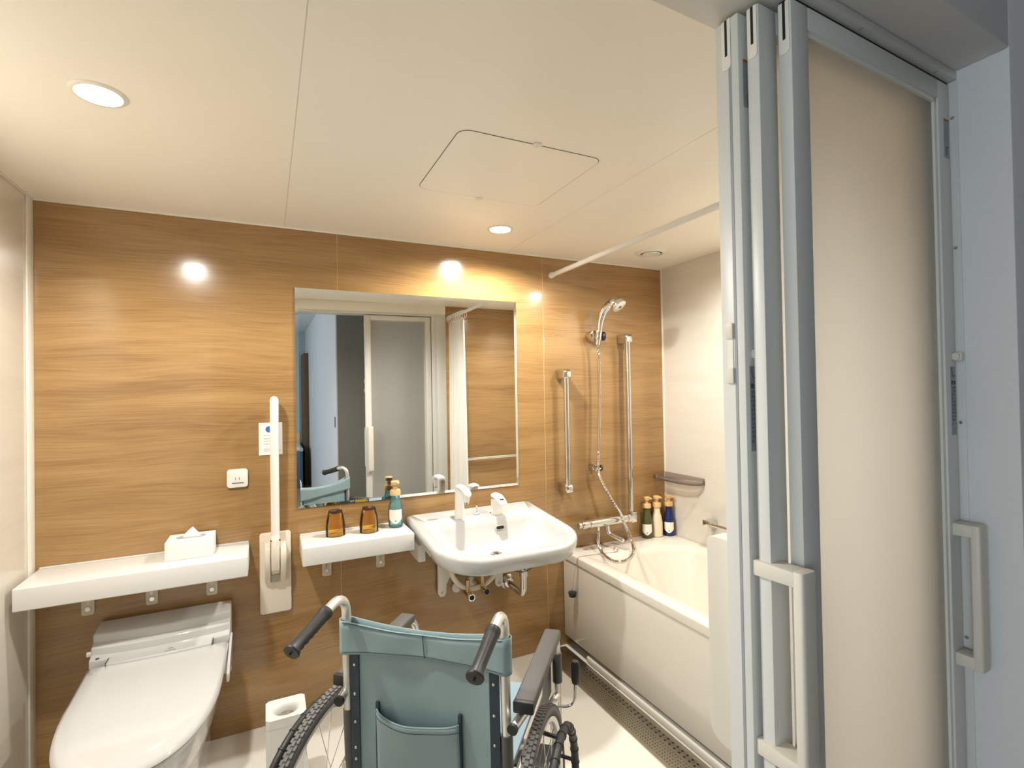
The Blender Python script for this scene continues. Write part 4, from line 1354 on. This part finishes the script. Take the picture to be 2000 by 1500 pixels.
for s in (-1, 1):
    eb = obj('edge_binding', MB().loft([[(s * (0.193 + dx), back_y(s * 0.19, z) + dy, z) for dx, dy in ((-0.020, -0.003), (0.004, -0.003), (0.004, 0.003), (-0.020, 0.003))] for z in (0.40, 0.48, 0.56, 0.64, 0.722)]), 'canvas_dk', wc)
    for z in (0.695, 0.622, 0.552, 0.487, 0.458, 0.42):
        obj('rivet', MB().sphere((s * 0.184, back_y(s * 0.184, z) - 0.0045, z), 0.0042, 10, 6), 'chrome', eb)
# pocket
pk0, pk1 = -0.125, 0.095


def pk_top(x):
    q = (x - pk0) / (pk1 - pk0)
    return 0.592 - 0.015 * math.sin(PI * min(1, q ** 0.75)) ** 0.8 - 0.006 * min(1, q * 2.5)


pk = sheet('rear_pocket', (pk0, pk1), lambda x: 0.40, pk_top,
           lambda x, z, q: back_y(x, z) - 0.006 - 0.022 * q ** 2 * math.sin(PI * (x - pk0) / (pk1 - pk0)) ** 0.7 - 0.006, 'canvas', wc, label='open vinyl pocket on the chair back')
mb = MB()
for off in (0.003, 0.018):
    pts = []
    for i in range(25):
        x = pk0 + (pk1 - pk0) * i / 24
        z = pk_top(x) - off
        q = 0.97 if off < 0.01 else 0.90
        pts.append((x, back_y(x, z) - 0.012 - 0.022 * q * q * math.sin(PI * (x - pk0) / (pk1 - pk0)) ** 0.7 - 0.002, z))
    mb.tube(pts, 0.0006, 5)
obj('pocket_stitching', mb, 'canvas_dk', pk)
for s_, xx in ((-1, pk0), (1, pk1)):
    obj('pocket_gusset', MB().box(xx - 0.004, xx + 0.004, back_y(xx, 0.5) - 0.012, back_y(xx, 0.5) - 0.002, 0.40, 0.606), 'canvas_dk', wc)

# seat, side frames, arms
obj('seat', MB().box(-0.20, 0.20, 0.03, 0.44, 0.432, 0.446), 'seatblue', wc, bevel=0.004, label='light blue vinyl seat')
for s in (-1, 1):
    x = -0.226 if s < 0 else 0.253
    arm = smooth_path([(x - s * 0.016, -0.034, 0.618), (x - s * 0.010, 0.0, 0.619), (x, 0.06, 0.622), (x, 0.20, 0.626), (x, 0.355, 0.630), (x, 0.395, 0.622), (x, 0.420, 0.595), (x, 0.428, 0.55), (x, 0.430, 0.45), (x, 0.430, 0.25)], 5)
    obj('arm_tube', MB().tube(arm, 0.0112, 14), 'alu', wc, angle=60)
    obj('tube_plug', MB().cyl(arm[0] + Vector((0, 0.002, 0)), arm[0] + Vector((s * -0.0005, -0.006, -0.0005)), 0.0125, 16), 'black', wc)
    obj('arm_pad', MB().box(x - 0.0245, x + 0.0245, 0.005, 0.372, 0.634, 0.660), 'armpad', wc, bevel=0.006, seg=3, label='dark grey armrest pad')
    obj('arm_pad_cap', MB().box(x - 0.025, x + 0.025, -0.004, 0.012, 0.632, 0.661), 'black', wc, bevel=0.005, seg=2)
    obj('front_sleeve', MB().cyl((x, 0.4285, 0.56), (x, 0.4305, 0.47), 0.0150, 14), 'sleeve', wc)
    obj('side_guard', MB().loft([[(x - s * 0.018, y, z) for y, z in ((0.05, 0.44), (0.42, 0.44), (0.42, 0.56), (0.36, 0.575), (0.30, 0.50), (0.05, 0.50))], [(x - s * 0.021, y, z) for y, z in ((0.05, 0.44), (0.42, 0.44), (0.42, 0.56), (0.36, 0.575), (0.30, 0.50), (0.05, 0.50))]]), 'sleeve', wc)
    xs_ = s * 0.215
    obj('side_rail', MB().tube([(xs_, 0.01, 0.42), (xs_, 0.25, 0.425), (x, 0.43, 0.43)], 0.0112, 12), 'alu', wc)
    obj('lower_rail', MB().tube([(xs_, 0.02, 0.20), (xs_, 0.25, 0.20), (x, 0.43, 0.25)], 0.0112, 12), 'alu', wc)
    # front caster
    ca = obj('caster_fork', MB().box(xs_ - 0.004, xs_ + 0.028, 0.36, 0.385, 0.09, 0.20), 'sleeve', wc, bevel=0.003)
    obj('caster_wheel', MB().lathe([(0.055, -0.012), (0.065, -0.008), (0.065, 0.008), (0.055, 0.012)], (xs_ + 0.012, 0.36, 0.066), 24, 'x'), 'tyre', wc, bevel=0.002)
    # footrest
    obj('footrest_tube', MB().tube([(x - s * 0.01, 0.43, 0.40), (x - s * 0.02, 0.50, 0.30), (x - s * 0.04, 0.56, 0.12)], 0.010, 12), 'alu', wc)
    obj('footplate', MB().box(min(x - s * 0.06, x - s * 0.20), max(x - s * 0.06, x - s * 0.20), 0.53, 0.65, 0.10, 0.115), 'black', wc, bevel=0.005)
    # brake lever
    bl = obj('brake_lever', MB().tube(smooth_path([(s * 0.262, 0.330, 0.455), (s * 0.300, 0.342, 0.452), (s * 0.318, 0.345, 0.470), (s * 0.322, 0.345, 0.53)], 5), 0.0042, 10), 'chrome', wc)
    obj('brake_grip', MB().tube([(s * 0.322, 0.345, 0.520), (s * 0.3225, 0.345, 0.528), (s * 0.323, 0.345, 0.575), (s * 0.323, 0.345, 0.585)], [0.009, 0.0115, 0.0125, 0.009], 14), 'black', bl, label='black rubber brake grip')
    obj('brake_bracket', MB().box(min(s * 0.248, s * 0.272), max(s * 0.248, s * 0.272), 0.31, 0.35, 0.42, 0.465), 'alu', wc, bevel=0.002)
for (za, zb_) in ((0.22, 0.41), (0.41, 0.22)):
    obj('cross_brace', MB().cyl((-0.20, 0.22 + (0.03 if za > 0.3 else 0), za), (0.20, 0.22 + (0.03 if za > 0.3 else 0), zb_), 0.011, 12), 'alu', wc)

# wheels
for s in (-1, 1):
    wx = s * WXL
    wh = obj('wheel_hub', MB().lathe([(0.008, -0.045), (0.018, -0.040), (0.018, -0.030), (0.011, -0.026), (0.011, 0.026), (0.018, 0.030), (0.018, 0.040), (0.008, 0.045)], (wx, WB, WR), 20, 'x'), 'chrome', wc)
    prof = []
    for k in range(12):
        a = 2 * PI * k / 12
        prof.append((WR - 0.0155 + 0.0145 * math.cos(a), 0.0150 * math.sin(a)))
    prof.append(prof[0])
    ty = obj('tyre', MB().lathe(prof, (wx, WB, WR), 72, 'x', caps=False), 'tyre', wc, angle=60)
    mb = MB()
    nt_ = 120
    for k in range(nt_):
        for (xo, dr, wdt, ph) in ((0.0, -0.0008, 0.0042, 0.0), (-0.0085, -0.003, 0.0034, 0.5), (0.0085, -0.003, 0.0034, 0.5)):
            a = 2 * PI * (k + ph) / nt_
            da = 2 * PI / nt_ * 0.33
            r0, r1 = WR + dr - 0.004, WR + dr + 0.0018
            pts = []
            for (aa, r_) in ((a - da, r0), (a + da, r0), (a + da, r1), (a - da, r1)):
                pts.append((r_ * math.sin(aa), r_ * math.cos(aa)))
            mb.loft([[(wx + xo - wdt, WB + y, WR + z) for y, z in pts], [(wx + xo + wdt, WB + y, WR + z) for y, z in pts]])
    obj('tread_blocks', mb, 'tyre', ty, smooth=False, kind='stuff')
    prof = [(WR - 0.028, -0.011), (WR - 0.028, 0.011), (WR - 0.040, 0.009), (WR - 0.044, 0.0), (WR - 0.040, -0.009), (WR - 0.028, -0.011)]
    rm = obj('rim', MB().lathe(prof, (wx, WB, WR), 64, 'x', caps=False), 'alu', wc, angle=50)
    mb = MB()
    for k in range(28):
        a = 2 * PI * k / 28
        b = a + (0.55 if k % 4 < 2 else -0.55)
        xo = 0.033 if k % 2 else -0.033
        mb.tube([(wx + xo, WB + 0.017 * math.sin(b), WR + 0.017 * math.cos(b)), (wx, WB + (WR - 0.04) * math.sin(a), WR + (WR - 0.04) * math.cos(a))], 0.0011, 5)
    obj('spokes', mb, 'chrome', rm, kind='stuff')
    # wavy rubber hand rim
    pts, rr = [], []
    hx = s * 0.328
    for k in range(144):
        a = 2 * PI * k / 144
        pts.append((hx, WB + 0.252 * math.sin(a), WR + 0.252 * math.cos(a)))
        rr.append(0.0100 + 0.0022 * math.cos(a * 36))
    hr = obj('hand_rim', MB().tube(pts, 0.0105, 12, closed=True), 'black', wc, angle=60, label='black ribbed rubber hand rim')
    mb = MB()
    for k in range(0, 144, 4):
        a = 2 * PI * k / 144
        c = Vector((hx, WB + 0.252 * math.sin(a), WR + 0.252 * math.cos(a)))
        t_ = Vector((0, math.cos(a), -math.sin(a)))
        mb.tube([c - t_ * 0.0032, c - t_ * 0.0016, c + t_ * 0.0016, c + t_ * 0.0032], [0.0105, 0.0122, 0.0122, 0.0105], 12, caps=False)
    obj('grip_ribs', mb, 'black', hr, kind='stuff')
    for k in range(5):
        a = 2 * PI * (k + 0.1) / 5
        obj('hand_rim_bracket', MB().tube([(wx + s * 0.008, WB + (WR - 0.040) * math.sin(a), WR + (WR - 0.040) * math.cos(a)), (hx, WB + 0.252 * math.sin(a), WR + 0.252 * math.cos(a))], 0.005, 8), 'black', hr)
    obj('axle_plate', MB().box(min(s * 0.214, s * 0.232), max(s * 0.214, s * 0.232), 0.0, 0.06, 0.18, 0.44), 'alu', wc, bevel=0.003)
